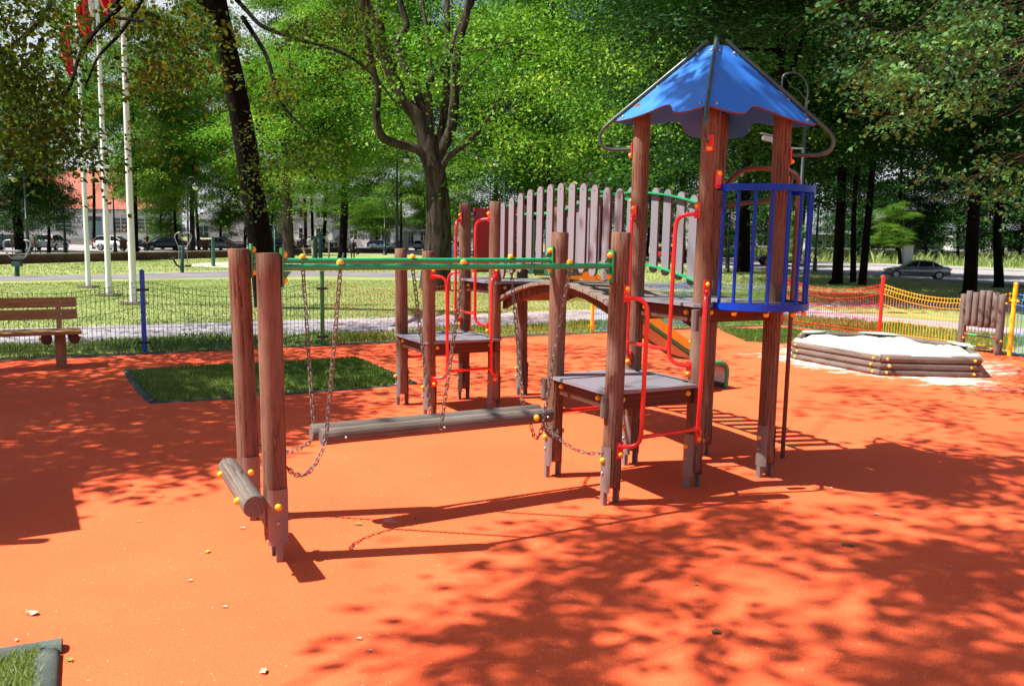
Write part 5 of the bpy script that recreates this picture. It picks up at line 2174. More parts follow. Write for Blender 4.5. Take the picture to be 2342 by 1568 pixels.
house('white building behind the right hand trunks', 2180, 2420, 150, 14, 4.5, 'plaster', [(.1 + .16 * i, 1.5, 3.5, 2.2) for i in range(6)])

# ---- iron gate with pale pillars
gy = 118.0
ga, gb = atd(846, 545, gy), atd(932, 545, gy)
gt = thing('gate_fence', 'iron gate fence with pale pillars beyond the low wall', 'fence', ((ga.x + gb.x) / 2, gy, 0))
for px in (852, 886, 928):
    p = atd(px, 545, gy)
    mb = MB()
    mb.box((p.x, gy, 1.15), (.75, .75, 2.3))
    mb.box((p.x, gy, 2.36), (.95, .95, .12))
    q = Vector((p.x, gy, 2.42))
    c4 = [q + Vector((sx * .45, sy * .45, 0)) for sx, sy in ((-1, -1), (1, -1), (1, 1), (-1, 1))]
    for i in range(4):
        mb.add([c4[i], c4[(i + 1) % 4], q + Z * .45], [(0, 1, 2)], None, False)
    mb.build('pillar', M['plaster'], gt)
mb = MB()
for px0, px1 in ((855, 883), (889, 925)):
    a, b = atd(px0, 545, gy), atd(px1, 545, gy)
    n = int((b.x - a.x) / .17)
    for i in range(n + 1):
        x = a.x + (b.x - a.x) * i / n
        mb.bar((x, gy, .25), (x, gy, 2.15 + .15 * math.sin(math.pi * i / n)), .035, .035)
    for z in (.5, 1.1, 1.95):
        mb.bar((a.x, gy + .03, z), (b.x, gy + .03, z), .05, .05)
mb.build('ironwork', M['darkgrey'], gt)
mb = MB()
mb.box(((ga.x + gb.x) / 2, gy + .1, .5), (gb.x - ga.x - .6, .3, 1.0))
mb.build('base_wall', M['greywall'], gt)

# ------------------------------------------------------------------ cars
M['tyre'] = paint('tyre', (0.012, 0.012, 0.013), .8, .1, 20)
M['rim'] = paint('wheel_rim', (0.40, 0.41, 0.42), .3, .1, 20, .8)
M['redlens'] = paint('tail_lens', (0.45, 0.012, 0.012), .2, 0, 5, coat=.5)
M['clearlens'] = paint('head_lens', (0.70, 0.72, 0.75), .12, 0, 5, coat=.8)
M['trim'] = paint('black_trim', (0.02, 0.02, 0.022), .5, .1, 10)
M['plate'] = paint('number_plate', (0.75, 0.75, 0.72), .4, .05, 10)


def carpaint(name, c, metal=0.0):
    m, t, b = newmat(name)
    b.inputs['Base Color'].default_value = (*c, 1)
    b.inputs['Metallic'].default_value = metal
    b.inputs['Roughness'].default_value = .25
    b.inputs['Coat Weight'].default_value = .7
    b.inputs['Coat Roughness'].default_value = .04
    return m


def car(kind, col, label, group=None):
    """nose towards +x, standing on z = 0 at the origin"""
    t = thing('parked_car', label, 'car', (0, 0, 0), group)
    if kind == 'saloon':
        L, Wd, H = 4.5, 1.72, 1.40
        top = [(-2.25, .58), (-2.22, .82), (-2.10, .93), (-1.55, .97), (-.5, .92), (.6, .90), (1.05, .88), (1.7, .79), (2.08, .70), (2.24, .56)]
        roof = [(-1.72, .95), (-.98, 1.335), (-.75, H - .02), (-.1, H), (.28, 1.36), (1.10, .885)]
    elif kind == 'estate':
        L, Wd, H = 4.5, 1.72, 1.45
        top = [(-2.22, .55), (-2.24, .80), (-2.20, .95), (-1.6, .96), (-.5, .93), (.6, .91), (1.05, .89), (1.65, .80), (2.05, .70), (2.24, .55)]
        roof = [(-2.18, .96), (-1.92, 1.38), (-1.6, 1.43), (-.2, H), (.30, 1.39), (1.12, .90)]
    else:
        L, Wd, H = 3.8, 1.66, 1.44
        top = [(-1.86, .52), (-1.90, .78), (-1.86, .94), (-1.3, .95), (-.4, .93), (.5, .92), (.95, .90), (1.45, .80), (1.75, .70), (1.90, .54)]
        roof = [(-1.84, .95), (-1.52, 1.34), (-1.25, 1.42), (-.2, H), (.22, 1.38), (1.02, .91)]
    hw = Wd / 2
    wx = (-L / 2 + .78, L / 2 - .80)
    mb = MB()
    # lower body: rings across the car
    rings = []
    for x, zt in top:
        e = abs(x) / (L / 2)
        w = hw * (1 - .13 * max(0, e - .72) / .28)
        zb = .22 + .10 * max(0, e - .8) / .2
        half = [(w * .90, zb), (w * .985, zb + .10), (w, zb + .30 if zt > zb + .36 else (zb + zt) / 2), (w * .985, zt - .06), (w * .93, zt)]
        rings.append([Vector((x, y, z)) for y, z in half] + [Vector((x, 0, zt + .012))] + [Vector((x, -y, z)) for y, z in reversed(half)])
    k = len(rings[0])
    vs = [p for r_ in rings for p in r_]
    fs = [(i * k + j, i * k + (j + 1) % k, (i + 1) * k + (j + 1) % k, (i + 1) * k + j) for i in range(len(rings) - 1) for j in range(k)]
    mb.add(vs, fs, None, True)
    mb.add(rings[0], [tuple(range(k))[::-1]], None, False)
    mb.add(rings[-1], [tuple(range(k))], None, False)
    # roof skin and pillars
    up_ = [roof[1], roof[2], roof[3], roof[4]]
    for i in range(3):
        (xa_, za), (xb_, zb_) = up_[i], up_[i + 1]
        w = hw * .74
        mb.add([(xa_, -w, za), (xb_, -w, zb_), (xb_, -w * .5, zb_ + .02), (xa_, -w * .5, za + .02), (xb_, w * .5, zb_ + .02), (xa_, w * .5, za + .02), (xb_, w, zb_), (xa_, w, za)],
               [(0, 1, 2, 3), (3, 2, 4, 5), (5, 4, 6, 7)], None, True)
        for s in (-1, 1):
            mb.bar((xa_, s * w, za - .02), (xb_, s * w, zb_ - .02), .05, .06)
    base_w = hw * .90
    def pil(xb_, zb_, xt_, zt_, wd=.06):
        for s in (-1, 1):
            mb.bar((xb_, s * base_w, zb_), (xt_, s * hw * .745, zt_), wd, .05)
    pil(roof[0][0], roof[0][1], roof[1][0], roof[1][1], .12)
    pil(roof[5][0], roof[5][1], roof[4][0], roof[4][1], .07)
    pil(.0 if kind != 'hatch' else -.15, .92, -.12 if kind != 'hatch' else -.2, 1.40, .07)
    if kind != 'hatch':
        pil(-1.05, .94, -1.0 if kind == 'saloon' else -1.1, 1.34 if kind == 'saloon' else 1.41, .09)
    bo = mb.build('body', col, t)
    gl = MB()
    lo = [(roof[0][0] + .02, roof[0][1]), (roof[5][0] - .02, roof[5][1])]
    hi = [(roof[1][0] + .01, roof[1][1] - .02), (roof[2][0], roof[2][1] - .02), (roof[3][0], roof[3][1] - .02), (roof[4][0], roof[4][1] - .02)]
    ww = hw * .735
    for s in (-1, 1):
        P = [(lo[0][0], s * base_w, lo[0][1] - .03)] + [(x, s * ww, z) for x, z in hi] + [(lo[1][0], s * base_w, lo[1][1] - .03)]
        gl.add(P, [tuple(range(6)) if s > 0 else tuple(range(6))[::-1]], None, False)
    for (a, b) in ((lo[0], hi[0]), (lo[1], hi[3])):
        gl.add([(a[0], -base_w, a[1]), (b[0], -ww, b[1]), (b[0], ww, b[1]), (a[0], base_w, a[1])], [(0, 1, 2, 3)], None, False)
    gl.build('windows', M['glass'], t)
    for x in wx:
        for s in (-1, 1):
            w_ = MB()
            w_.revolve((x, s * (hw - .20), .30), (x, s * (hw + .012), .30), [(0, .26), (.15, .30), (.85, .30), (1, .27)], 20)
            wo_ = w_.build('wheel', M['tyre'], t)
            r_ = MB()
            r_.revolve((x, s * (hw - .02), .30), (x, s * (hw + .022), .30), [(0, .20), (.8, .20), (1, .17)], 16)
            r_.build('rim', M['rim'], wo_)
            ar = MB()
            arc = [(x + .345 * math.cos(R(a)), .30 + .345 * math.sin(R(a))) for a in range(-8, 189, 14)]
            ar.add([(x, s * (hw - .004), .30)] + [(q, s * (hw + .004), z) for q, z in arc], [(0, i, i + 1) for i in range(1, len(arc))], None, False)
            ar.build('wheel_arch', M['trim'], t)
    xe = L / 2
    for s in (-1, 1):
        l = MB()
        l.box((xe - .16, s * hw * .66, .63), (.24, .30, .12), Matrix.Rotation(-s * .35, 3, 'Z'))
        l.build('headlight', M['clearlens'], t)
        l = MB()
        if kind == 'saloon':
            l.box((-xe + .10, s * hw * .66, .76), (.22, .40, .14), Matrix.Rotation(s * .25, 3, 'Z'))
        else:
            l.box((-xe + .14, s * hw * .86, .93), (.20, .14, .36), Matrix.Rotation(-.25, 3, 'Y'))
        l.build('tail_light', M['redlens'], t)
        l = MB()
        l.box((roof[5][0] - .22, s * (hw + .06), .94), (.12, .18, .12))
        l.build('mirror', M['trim'], t, bevel=.02)
        l = MB()
        l.box((-.05, s * (hw + .003), .50), (L * .42, .012, .06))
        l.build('side_trim', M['trim'], t)
    for s in (-1, 1):
        l = MB()
        l.box((s * (xe - .03), 0, .40), (.12, Wd * .80, .14))
        l.build('bumper', M['trim'] if kind != 'hatch' else col, t, bevel=.03)
        l = MB()
        l.box((s * (xe + .035) if s > 0 else -xe - .03 + .0, 0, .46 if s > 0 else (.46 if kind != 'saloon' else .70)), (.02, .50, .11))
        l.build('number_plate', M['plate'], t)
    return t


CARS = {}


def put(o, px, py, deg, scale=1.0):
    p = g(px, py)
    o.location = (p.x, p.y, .006)
    o.rotation_euler = (0, 0, R(deg))
    o.scale = (scale,) * 3
    return o


GC = 'cars parked beyond the low wall'
silver = carpaint('silver_paint', (0.20, 0.205, 0.22), .6)
whitec = carpaint('white_car_paint', (0.75, 0.76, 0.78))
darkc = carpaint('dark_grey_paint', (0.06, 0.065, 0.075), .5)
blackc = carpaint('black_car_paint', (0.012, 0.013, 0.016), .2)
navy = carpaint('navy_paint', (0.012, 0.022, 0.06), .3)
ltblue = carpaint('light_blue_paint', (0.30, 0.42, 0.46), .4)
redc = carpaint('red_car_paint', (0.60, 0.015, 0.012))
put(car('saloon', silver, 'silver grey saloon on the road at the right, beyond the yellow and red fence'), 2094, 637, 161, .74)
put(car('hatch', whitec, 'white hatchback seen from behind, in front of the library wall', GC), 121, 572, 96)
put(car('hatch', whitec, 'white three door hatchback seen side on behind the flagpoles', GC), 266, 573, -4)
put(car('saloon', darkc, 'dark grey saloon facing the camera at an angle, right of the person with the pram', GC), 374, 572, 222)
put(car('saloon', navy, 'dark blue car half hidden behind the left edge tree', GC), 22, 572, -8)
put(car('estate', silver, 'silver estate car behind the green exercise posts', GC), 507, 573, -6)
put(car('estate', blackc, 'black car between the leaning dark trunk and the thick grey trunk', GC), 634, 574, 8)
put(car('hatch', ltblue, 'light blue hatchback beside the lamp post left of the big tree', GC), 876, 576, -3, 1.0)
put(car('estate', silver, 'silver car right of the light blue hatchback, partly behind a lamp post', GC), 938, 571, 20)
put(car('estate', whitec, 'white car just left of the big central trunk, behind a signpost', GC), 975, 573, 60)
put(car('hatch', silver, 'silver hatchback half hidden by the left side of the big central trunk', GC), 1000, 574, 75)
put(car('hatch', navy, 'small blue car right of the big central trunk', GC), 1056, 576, 70)
put(car('hatch', redc, 'red hatchback seen between the grey pickets'), 1540, 600, -2)
put(car('saloon', blackc, 'black saloon seen through the blue balcony bars'), 1788, 607, 178)
put(car('hatch', whitec, 'white car far off behind the meadow grass at the right'), 2168, 594, 175)
put(car('saloon', darkc, 'dark car far off left of the thick right hand trunk'), 2214, 592, 160)

# ------------------------------------------------------------------ lamp posts
M['globe'] = paint('opal_globe', (0.72, 0.70, 0.68), .25, .05, 10)
M['lampgreen'] = paint('lamp_green', (0.010, 0.022, 0.022), .4, .1, 10)


def lamp(px, py, h, label, r0=.075, arms=2, name='street_lamp', yaw=0.0):
    b = g(px, py)
    t = thing(name, label, 'street lamp', tuple(b), 'dark green park lamps')
    mb = MB()
    mb.revolve(b, b + Z * h, [(0, r0 * 2.6), (.02, r0 * 2.6), (.03, r0 * 1.9), (.14, r0 * 1.7), (.16, r0 * 2.1), (.17, r0 * 1.2), (.5, r0), (.503, r0 * 1.35), (.515, r0 * 1.35), (.52, r0 * .9), (1, r0 * .62)], 12)
    mb.build('pole', M['lampgreen'], t)
    c, s = math.cos(yaw), math.sin(yaw)
    for q in ((-1, 1) if arms == 2 else (1,)):
        d = Vector((c * q, s * q, 0))
        top = b + Z * h
        mb = MB()
        crook = smooth([top - Z * .3, top + Z * .25, top + Z * .55 + d * .25, top + Z * .5 + d * .6, top + Z * .12 + d * .62], 5)
        mb.tube(crook, .026, 8)
        mb.tube(smooth([top - Z * .1, top + Z * .12 + d * .18, top + Z * .25 + d * .4, top + Z * .40 + d * .5], 4), .014, 6)
        ao = mb.build('arm', M['lampgreen'], t)
        e = top + d * .62 + Z * .05
        mb = MB()
        mb.revolve(e - Z * .12, e + Z * .12, [(0, .24), (.25, .26), (.6, .14), (1, .04)], 14)
        mb.build('hood', M['lampgreen'], ao)
        mb = MB()
        mb.ball(e - Z * .20, .20, 14, 10, (1, 1, .95))
        mb.build('lamp_globe', M['globe'], ao)
    return t


lamp(66, 602, 4.6, 'park lamp near the left edge before the brick wall', .075, 1, yaw=3.14)
lamp(150, 579, 5.2, 'park lamp in front of the library left of the flagpoles', .085, 1)
lamp(264, 577, 5.0, 'park lamp post beside the white three door hatchback', .08, 1)
lamp(432, 590, 5.2, 'thin park lamp between two trunks above the exercise machine', .07, 1)
lamp(908, 606, 6.8, 'tall dark park lamp just left of the big central tree', .085, 1, yaw=.5)
lamp(880, 583, 5.2, 'park lamp beside the light blue hatchback', .09, 1)
lamp(1151, 606, 7.0, 'park lamp with a crook top right of the big central tree', .07, 1, yaw=3.14)
lamp(1663, 622, 5.5, 'park lamp seen left of the stout trunk through the blue balcony bars', .075, 2)
lamp(1863, 622, 5.5, 'park lamp between the blue balcony and the three trunks', .075, 2)
lm = lamp(1815, 716, 5.35, 'tall steel lamp with a crook top behind the blue roof, carrying a camera', .055, 1, yaw=3.14)
lb = g(1815, 716)
ct = thing('security_camera', 'grey surveillance camera on a bracket under the right roof edge', 'camera', tuple(atd(1762, 318, lb.y)))
cp0 = atd(1762, 318, lb.y)
mb = MB()
mb.box(cp0, (.42, .13, .13), Matrix.Rotation(R(12), 3, 'Y'))
mb.build('housing', M['steel'], ct, bevel=.02)
mb = MB()
mb.box(cp0 + Vector((-.01, 0, .085)), (.50, .17, .015), Matrix.Rotation(R(12), 3, 'Y'))
mb.build('sunshield', M['steel'], ct)
mb = MB()
mb.tube([cp0 + Vector((.05, 0, -.07)), cp0 + Vector((.1, 0, -.2)), Vector((lb.x, lb.y, cp0.z - .22))], .022, 8)
mb.build('bracket', M['steel'], ct)
mb = MB()
p = g(990, 584)
mb.cyl(p, p + Z * 2.6, .03, None, 8)
mb.box(p + Z * 2.35 + Vector((0, -.04, 0)), (.6, .03, .5))
solo('sign_post', mb, M['steel'], 'thin sign post before the white car near the big tree', 'sign')

# ------------------------------------------------------------------ exercise machines
M['gymgrey'] = paint('grey_tube', (0.33, 0.33, 0.32), .4, .15, 10, .3)
M['gymcream'] = paint('cream_tube', (0.62, 0.55, 0.46), .4, .1, 10)
b = g(39, 632)
s = b.y / FOC


def gp(px, py, dy=0.0):
    q = atd(px, py, b.y)
    return Vector((q.x, b.y + dy, q.z))


t = thing('exercise_machine', 'exercise rider with a rounded grey hoop frame, at the left edge of the lawn', 'exercise machine', tuple(b))
mb = MB()
mb.cyl(b - Z * .05, gp(39, 606), .09, .075, 12)
mb.box(gp(39, 604), (.32, .24, .16))
for dx_ in (-8, 0, 8):
    mb.bar(gp(39 + dx_ * .8, 604), gp(39 + dx_ * .9, 592), .03, .03)
mb.build('pedestal', M['dgreen'], t, bevel=.01)
mb = MB()
hoop = [gp(*q) for q in ((40, 591), (25, 589), (13, 574), (8, 556), (13, 550), (24, 549))]
hoop2 = [gp(*q) for q in ((40, 591), (56, 589), (66, 572), (70, 558), (66, 551), (55, 549))]
for h_ in (hoop, hoop2):
    mb.tube(smooth(h_, 5), .026, 8)
mb.bar(gp(30, 587), gp(56, 586.5), .06, .05)
mb.build('hoop_frame', M['gymgrey'], t)
mb = MB()
mb.bar(gp(46, 586), gp(33, 576), .07, .05)
mb.box(gp(30, 574), (.55, .22, .08))
mb.build('seat', M['gymgrey'], t, bevel=.02)

b = g(417, 623)
t = thing('exercise_machine', 'exercise stepper with two thin looped handles right of the flagpoles', 'exercise machine', tuple(b))
mb = MB()
mb.cyl(b - Z * .05, gp(416, 606), .085, .08, 12)
mb.cyl(gp(416, 608), gp(419, 562), .075, None, 12)
mb.build('pedestal', M['dgreen'], t)
mb = MB()
mb.tube(smooth([gp(*q) for q in ((409, 600), (409, 568), (402, 550), (400, 539), (405, 533), (411, 531))], 5), .02, 8)
mb.tube(smooth([gp(*q) for q in ((429, 602), (428, 566), (436, 550), (438, 540), (434, 534), (428, 531))], 5), .02, 8)
mb.bar(gp(408, 563), gp(430, 563), .06, .05)
mb.build('handle', M['gymgrey'], t)
mb = MB()
mb.bar(gp(414, 612), gp(404, 606), .10, .06)
mb.bar(gp(404, 606), gp(396, 592), .10, .05)
mb.box(gp(394, 590), (.24, .3, .05), Matrix.Rotation(R(-40), 3, 'Y'))
mb.bar(gp(416, 610), gp(430, 609), .05, .05)
mb.box(gp(430, 608), (.16, .3, .08))
mb.build('pedal', M['dark'], t)

b = g(489, 609)
t = thing('exercise_machine', 'pair of short green exercise posts with a cream bar, left of the log posts', 'exercise machine', tuple(b))
mb = MB()
mb.cyl(b, gp(487, 542), .085, None, 12)
mb.build('post', M['dgreen'], t)
mb = MB()
mb.cyl(gp(478, 608, .6) * 1 - Z * .0, gp(477, 543, .6), .08, None, 12)
mb.build('post', M['dgreen'], t)
mb = MB()
mb.tube([gp(456, 546, .2), gp(486, 546, .2)], .035, 8)
mb.tube([gp(479, 551, .45), gp(480, 592, .45)], .05, 8)
mb.build('grip_bar', M['gymcream'], t)

b = g(629, 599)
t = thing('exercise_machine', 'tall green chin up frame right of the leaning dark trunk', 'exercise machine', tuple(b))
mb = MB()
mb.tube([gp(629, 600), gp(629, 514), gp(600, 514), gp(600, 600)], .085, 10)
mb.build('frame', M['dgreen'], t)

b = g(728, 600)
t = thing('exercise_machine', 'green pull down machine with cream handles between the two grey trunks', 'exercise machine', tuple(b))
mb = MB()
for px in (722, 733):
    mb.cyl(gp(px, 600), gp(px, 546), .14, None, 12)
mb.box(gp(727, 543), (.9, .25, .2))
mb.cyl(gp(733, 546), gp(731, 528), .09, None, 10)
mb.build('frame', M['dgreen'], t)
mb = MB()
mb.tube(smooth([gp(*q) for q in ((716, 598), (715, 560), (716, 551), (722, 548))], 5), .075, 8)
mb.tube(smooth([gp(*q) for q in ((752, 598), (752, 560), (748, 548), (740, 540))], 5), .06, 8)
mb.tube([gp(700, 586), gp(692, 566)], .07, 8)
mb.tube([gp(781, 598), gp(786, 578)], .06, 8)
mb.build('handle', M['gymcream'], t)

# ------------------------------------------------------------------ park benches and bins far off
M['slat'] = paint('dark_slat', (0.085, 0.040, 0.028), .6, .15, 6)


def far_bench(label):
    t = thing('park_bench', label, 'bench', (0, 0, 0), 'dark benches beside the low wall')
    mb = MB()
    for y in (-.16, 0, .16):
        mb.box((0, y, .44), (1.8, .12, .04))
    mb.build('seat', M['slat'], t)
    mb = MB()
    for z in (.62, .78):
        mb.box((0, .25 + (z - .6) * .25, z), (1.8, .035, .11))
    mb.build('backrest', M['slat'], t)
    for x in (-.75, .75):
        mb = MB()
        mb.tube([(x, -.2, 0), (x, -.2, .42), (x, .22, .42), (x, .32, .86)], .03, 6)
        mb.tube([(x, .22, .42), (x, .26, 0)], .03, 6)
        mb.build('leg', M['dark'], t)
    return t


fb = far_bench('dark bench behind the exercise rider at the left edge')
put(fb, 62, 581, 172, 1.25)
for (px, py, dg, lb_) in ((447, 577, 170, 'dark bench left of the silver estate car'), (545, 577, 172, 'dark bench before the nose of the silver estate car'), (752, 577, 175, 'bench by the wall with a seated couple')):
    c = copy_tree(fb)
    put(c, px, py, dg, 1.3)
    c['label'] = lb_
M['bin'] = paint('brown_bin', (0.19, 0.065, 0.035), .6, .15, 6)


def litter_bin(px, py, label, m='bin', s=1.0):
    b = g(px, py)
    t = thing('litter_bin', label, 'bin', tuple(b), 'litter bins in the park')
    mb = MB()
    mb.cyl(b, b + Z * .35 * s, .035, None, 8)
    mb.build('stand', M['dark'], t)
    mb = MB()
    mb.revolve(b + Z * .28 * s, b + Z * 1.0 * s, [(0, .22 * s), (.05, .25 * s), (.93, .28 * s), (1, .26 * s)], 14)
    mb.build('bucket', M[m], t)


litter_bin(283, 577, 'brown litter bin before the white three door hatchback', 'bin', 1.1)
litter_bin(470, 577, 'brown litter bin left of the green exercise posts', 'bin', 1.2)
litter_bin(686, 577, 'reddish litter bin beside the couple on foot', 'bin', 1.2)
litter_bin(1841, 614, 'dark litter bin just right of the blue balcony', 'darkgrey', 1.1)
b = g(2073, 606)
mb = MB()
mb.box(b + Z * .95, (.95, .5, 1.9))
mb.box(b + Z * 1.94, (1.05, .6, .08))
mb.box(b + Vector((0, -.26, 1.3)), (.75, .02, .8))
solo('utility_cabinet', mb, M['greywall'], 'grey utility cabinet on the verge behind the silver saloon', 'cabinet', bevel=.015)

# ------------------------------------------------------------------ people
M['skin'] = paint('skin', (0.52, 0.30, 0.22), .55, .02, 10)
M['hairgrey'] = paint('grey_hair', (0.45, 0.43, 0.41), .7, .05, 20)
M['hairdark'] = paint('dark_hair', (0.035, 0.022, 0.015), .6, .05, 20)
M['clothblack'] = paint('black_cloth', (0.012, 0.012, 0.014), .85, .05, 8)
M['clothnavy'] = paint('navy_cloth', (0.018, 0.022, 0.045), .85, .05, 8)
M['clothwhite'] = paint('white_cloth', (0.70, 0.68, 0.66), .85, .03, 8)
M['clothblue'] = paint('pale_blue_cloth', (0.38, 0.52, 0.72), .85, .03, 8)
M['clothbrown'] = paint('brown_cloth', (0.10, 0.055, 0.045), .85, .05, 8)


def person(px, py, h, label, top, legs, hair, yaw=0.0, pose='stand', arms=(0, 0), skirt=False):
    """one continuous skinned body; clothing and hair are children"""
    b = g(px, py)
    k = h / 1.72
    J, E, RD = [], [], []

    def jt(p, r, parent=None):
        J.append(Vector(p) * k)
        RD.append(r * k)
        if parent is not None:
            E.append((parent, len(J) - 1))
        return len(J) - 1
    sit = pose == 'sit'
    hz = .92 if not sit else .50
    pel = jt((0, 0, hz), .125)
    wa_ = jt((0, .01, hz + .20), .12, pel)
    ch_ = jt((0, 0, hz + .42), .145, wa_)
    nk = jt((0, .0, hz + .57), .06, ch_)
    hd = jt((0, -.02, hz + .68), .085, nk)
    jt((0, -.01, hz + .78), .075, hd)
    for s, a in ((-1, arms[0]), (1, arms[1])):
        sh = jt((s * .19, 0, hz + .47), .055, ch_)
        el = jt((s * (.26 + .02 * a), -.04 - .10 * a, hz + .20 + .06 * a), .042, sh)
        wr = jt((s * (.26 - .10 * a), -.10 - .24 * a, hz - .03 + .30 * a), .032, el)
        hn = jt((s * (.255 - .12 * a), -.12 - .28 * a, hz - .11 + .34 * a), .030, wr)
        for q in range(4):
            jt((s * (.255 - .12 * a) + (q - 1.5) * .02, -.13 - .30 * a, hz - .19 + .36 * a - .006 * abs(q - 1.5)), .010, hn)
        jt((s * (.225 - .12 * a), -.15 - .28 * a, hz - .14 + .36 * a), .011, wr)
        hp = jt((s * .09, 0, hz - .06), .085, pel)
        if sit:
            kn = jt((s * .11, -.42, hz - .02), .065, hp)
            an = jt((s * .11, -.44, .09), .042, kn)
        else:
            st_ = .10 * s * (1 if pose == 'walk' else .15)
            kn = jt((s * .10, -.02 - st_ * .6, .49), .062, hp)
            an = jt((s * .10, st_ * 1.0, .09), .042, kn)
        jt((s * .115, J[an].y / k - .15, .035), .036, an)
    me = bpy.data.meshes.new('person')
    me.from_pydata([tuple(p) for p in J], E, [])
    o = bpy.data.objects.new('person', me)
    COL.objects.link(o)
    md = o.modifiers.new('skin', 'SKIN')
    md.use_smooth_shade = True
    sv = me.skin_vertices[0].data
    for i, r_ in enumerate(RD):
        sv[i].radius = (r_, r_ * (.72 if i in (0, 1, 2) else 1))
    sv[0].use_root = True
    ss = o.modifiers.new('sub', 'SUBSURF')
    ss.levels = ss.render_levels = 1
    dg = bpy.context.evaluated_depsgraph_get()
    me2 = bpy.data.meshes.new_from_object(o.evaluated_get(dg))
    bpy.data.objects.remove(o)
    me2.name = 'person'
    me2.materials.clear()
    for m_ in (M['skin'], M[legs], M['clothblack']):
        me2.materials.append(m_)
    n_chin = (hz + .55) * k
    for f in me2.polygons:
        c = f.center
        f.use_smooth = True
        if c.z < .075 * k:
            f.material_index = 2
        elif c.z < (hz + .06) * k and abs(c.x) < .24 * k and not (skirt and c.z < .45 * k):
            f.material_index = 1
        else:
            f.material_index = 0
    ob = bpy.data.objects.new('person', me2)
    COL.objects.link(ob)
    ob.location = b
    ob.rotation_euler = (0, 0, yaw)
    WL[ob.name] = Vector()
    tag(ob, label, 'person', None)
    # top: a shell over torso and upper arms
    sv_ = MB()
    def hull(pts, rad, seg=12):
        sv_.tube(smooth(pts, 4), [rad[0] + (rad[-1] - rad[0]) * i / (4 * (len(pts) - 1)) for i in range(4 * (len(pts) - 1) + 1)], seg)
    low = hz - .10 if not skirt else .42
    prof_ = [(0, .185 if not skirt else .25), (.25, .17), (.5, .165), (.8, .185), (.93, .13), (1, .065)]
    z0_, z1_ = low * k, (hz + .56) * k
    n0 = len(sv_.v)
    sv_.revolve((0, 0, z0_), (0, 0, z1_), [(a, r_ * k) for a, r_ in prof_], 14)
    for i in range(n0, len(sv_.v)):
        x, y, z = sv_.v[i]
        sv_.v[i] = (x * 1.12, y * .80, z)
    for s, a in ((-1, arms[0]), (1, arms[1])):
        hull([Vector((s * .17, 0, hz + .49)) * k, Vector((s * (.26 + .02 * a), -.04 - .10 * a, hz + .20 + .06 * a)) * k, Vector((s * (.262 - .08 * a), -.085 - .20 * a, hz + .03 + .25 * a)) * k], [.074 * k, .050 * k], 10)
    sv_.build('top', M[top], ob)
    hm = MB()
    hm.ball(Vector((0, .005, hz + .755)) * k, .108 * k, 14, 10, (.92, 1.02, .95))
    hm.v = [(x, y if y > -.055 * k else -.055 * k + (y + .055 * k) * .2, z) for x, y, z in hm.v]
    hm.build('hair', M[hair], ob)
    # face: eyes, nose and mouth
    fc = MB()
    for s in (-1, 1):
        fc.ball(Vector((s * .032, -.098, hz + .705)) * k, .012 * k, 8, 6)
    fc.box(Vector((0, -.100, hz + .635)) * k, (.045 * k, .012 * k, .010 * k))
    fc.build('eyes_and_mouth', M['hairdark'], ob)
    return ob, b, k


pw, pwb, pk_ = person(807, 597, 1.62, 'woman in black with grey hair walking on the lawn, a dark bag on her arm', 'clothblack', 'clothblack', 'hairgrey', .1, 'walk', (0, .4))
mb = MB()
q = pwb + Vector((.36, -.06, .62))
mb.box(q, (.14, .30, .26))
mb.tube([q + Vector((0, -.12, .12)), q + Vector((0, -.10, .34)), q + Vector((0, .10, .34)), q + Vector((0, .12, .12))], .012, 6)
solo('handbag', mb, M['clothblack'], 'dark bag hanging from the arm of the woman in black', 'bag', bevel=.03)
person(694, 578, 1.82, 'person in a navy shirt seen from behind, left of the couple', 'clothnavy', 'clothnavy', 'hairdark', 3.14, 'walk')
person(707, 578, 1.72, 'person in a white top seen from behind, right of the couple', 'clothwhite', 'clothbrown', 'hairdark', 3.14, 'walk')
person(748, 577, 1.7, 'person in pale clothes sitting on the far bench', 'clothwhite', 'clothwhite', 'hairdark', .6, 'sit', (.5, .5))
person(757, 577, 1.7, 'person in black sitting on the far bench', 'clothblack', 'clothblack', 'hairdark', -.3, 'sit', (.5, .5))
person(338, 574, 1.75, 'person in black pushing a pram beside the dark grey saloon', 'clothblack', 'clothblack', 'hairdark', -1.4, 'walk', (.8, .8))
person(1038, 606, 1.62, 'person in pale blue standing at the right of the big central trunk', 'clothblue', 'clothblue', 'hairdark', .3, 'stand', (.6, .6), True)
b = g(325, 574)
t = thing('pram', 'dark pram in front of the person in black', 'pram', tuple(b))
mb = MB()
mb.revolve(b + Vector((-.45, 0, .62)), b + Vector((.42, 0, .72)), [(0, .12), (.15, .24), (.8, .26), (1, .14)], 12)
mb.build('body', M['clothblack'], t)
mb = MB()
mb.ball(b + Vector((-.22, 0, .86)), .30, 12, 8, (1, .9, .8))
mb.build('hood', M['clothnavy'], t)
mb = MB()
mb.tube([b + Vector((-.4, 0, .25)), b + Vector((.3, 0, .55)), b + Vector((.75, 0, 1.02))], .025, 6)
mb.tube([b + Vector((.4, 0, .25)), b + Vector((-.3, 0, .55))], .025, 6)
mb.build('frame', M['steel'], t)
for x in (-.42, .42):
    for y in (-.25, .25):
        mb = MB()
        mb.cyl(b + Vector((x, y - .02, .17)), b + Vector((x, y + .02, .17)), .17, None, 14)
        mb.build('wheel', M['tyre'], t)

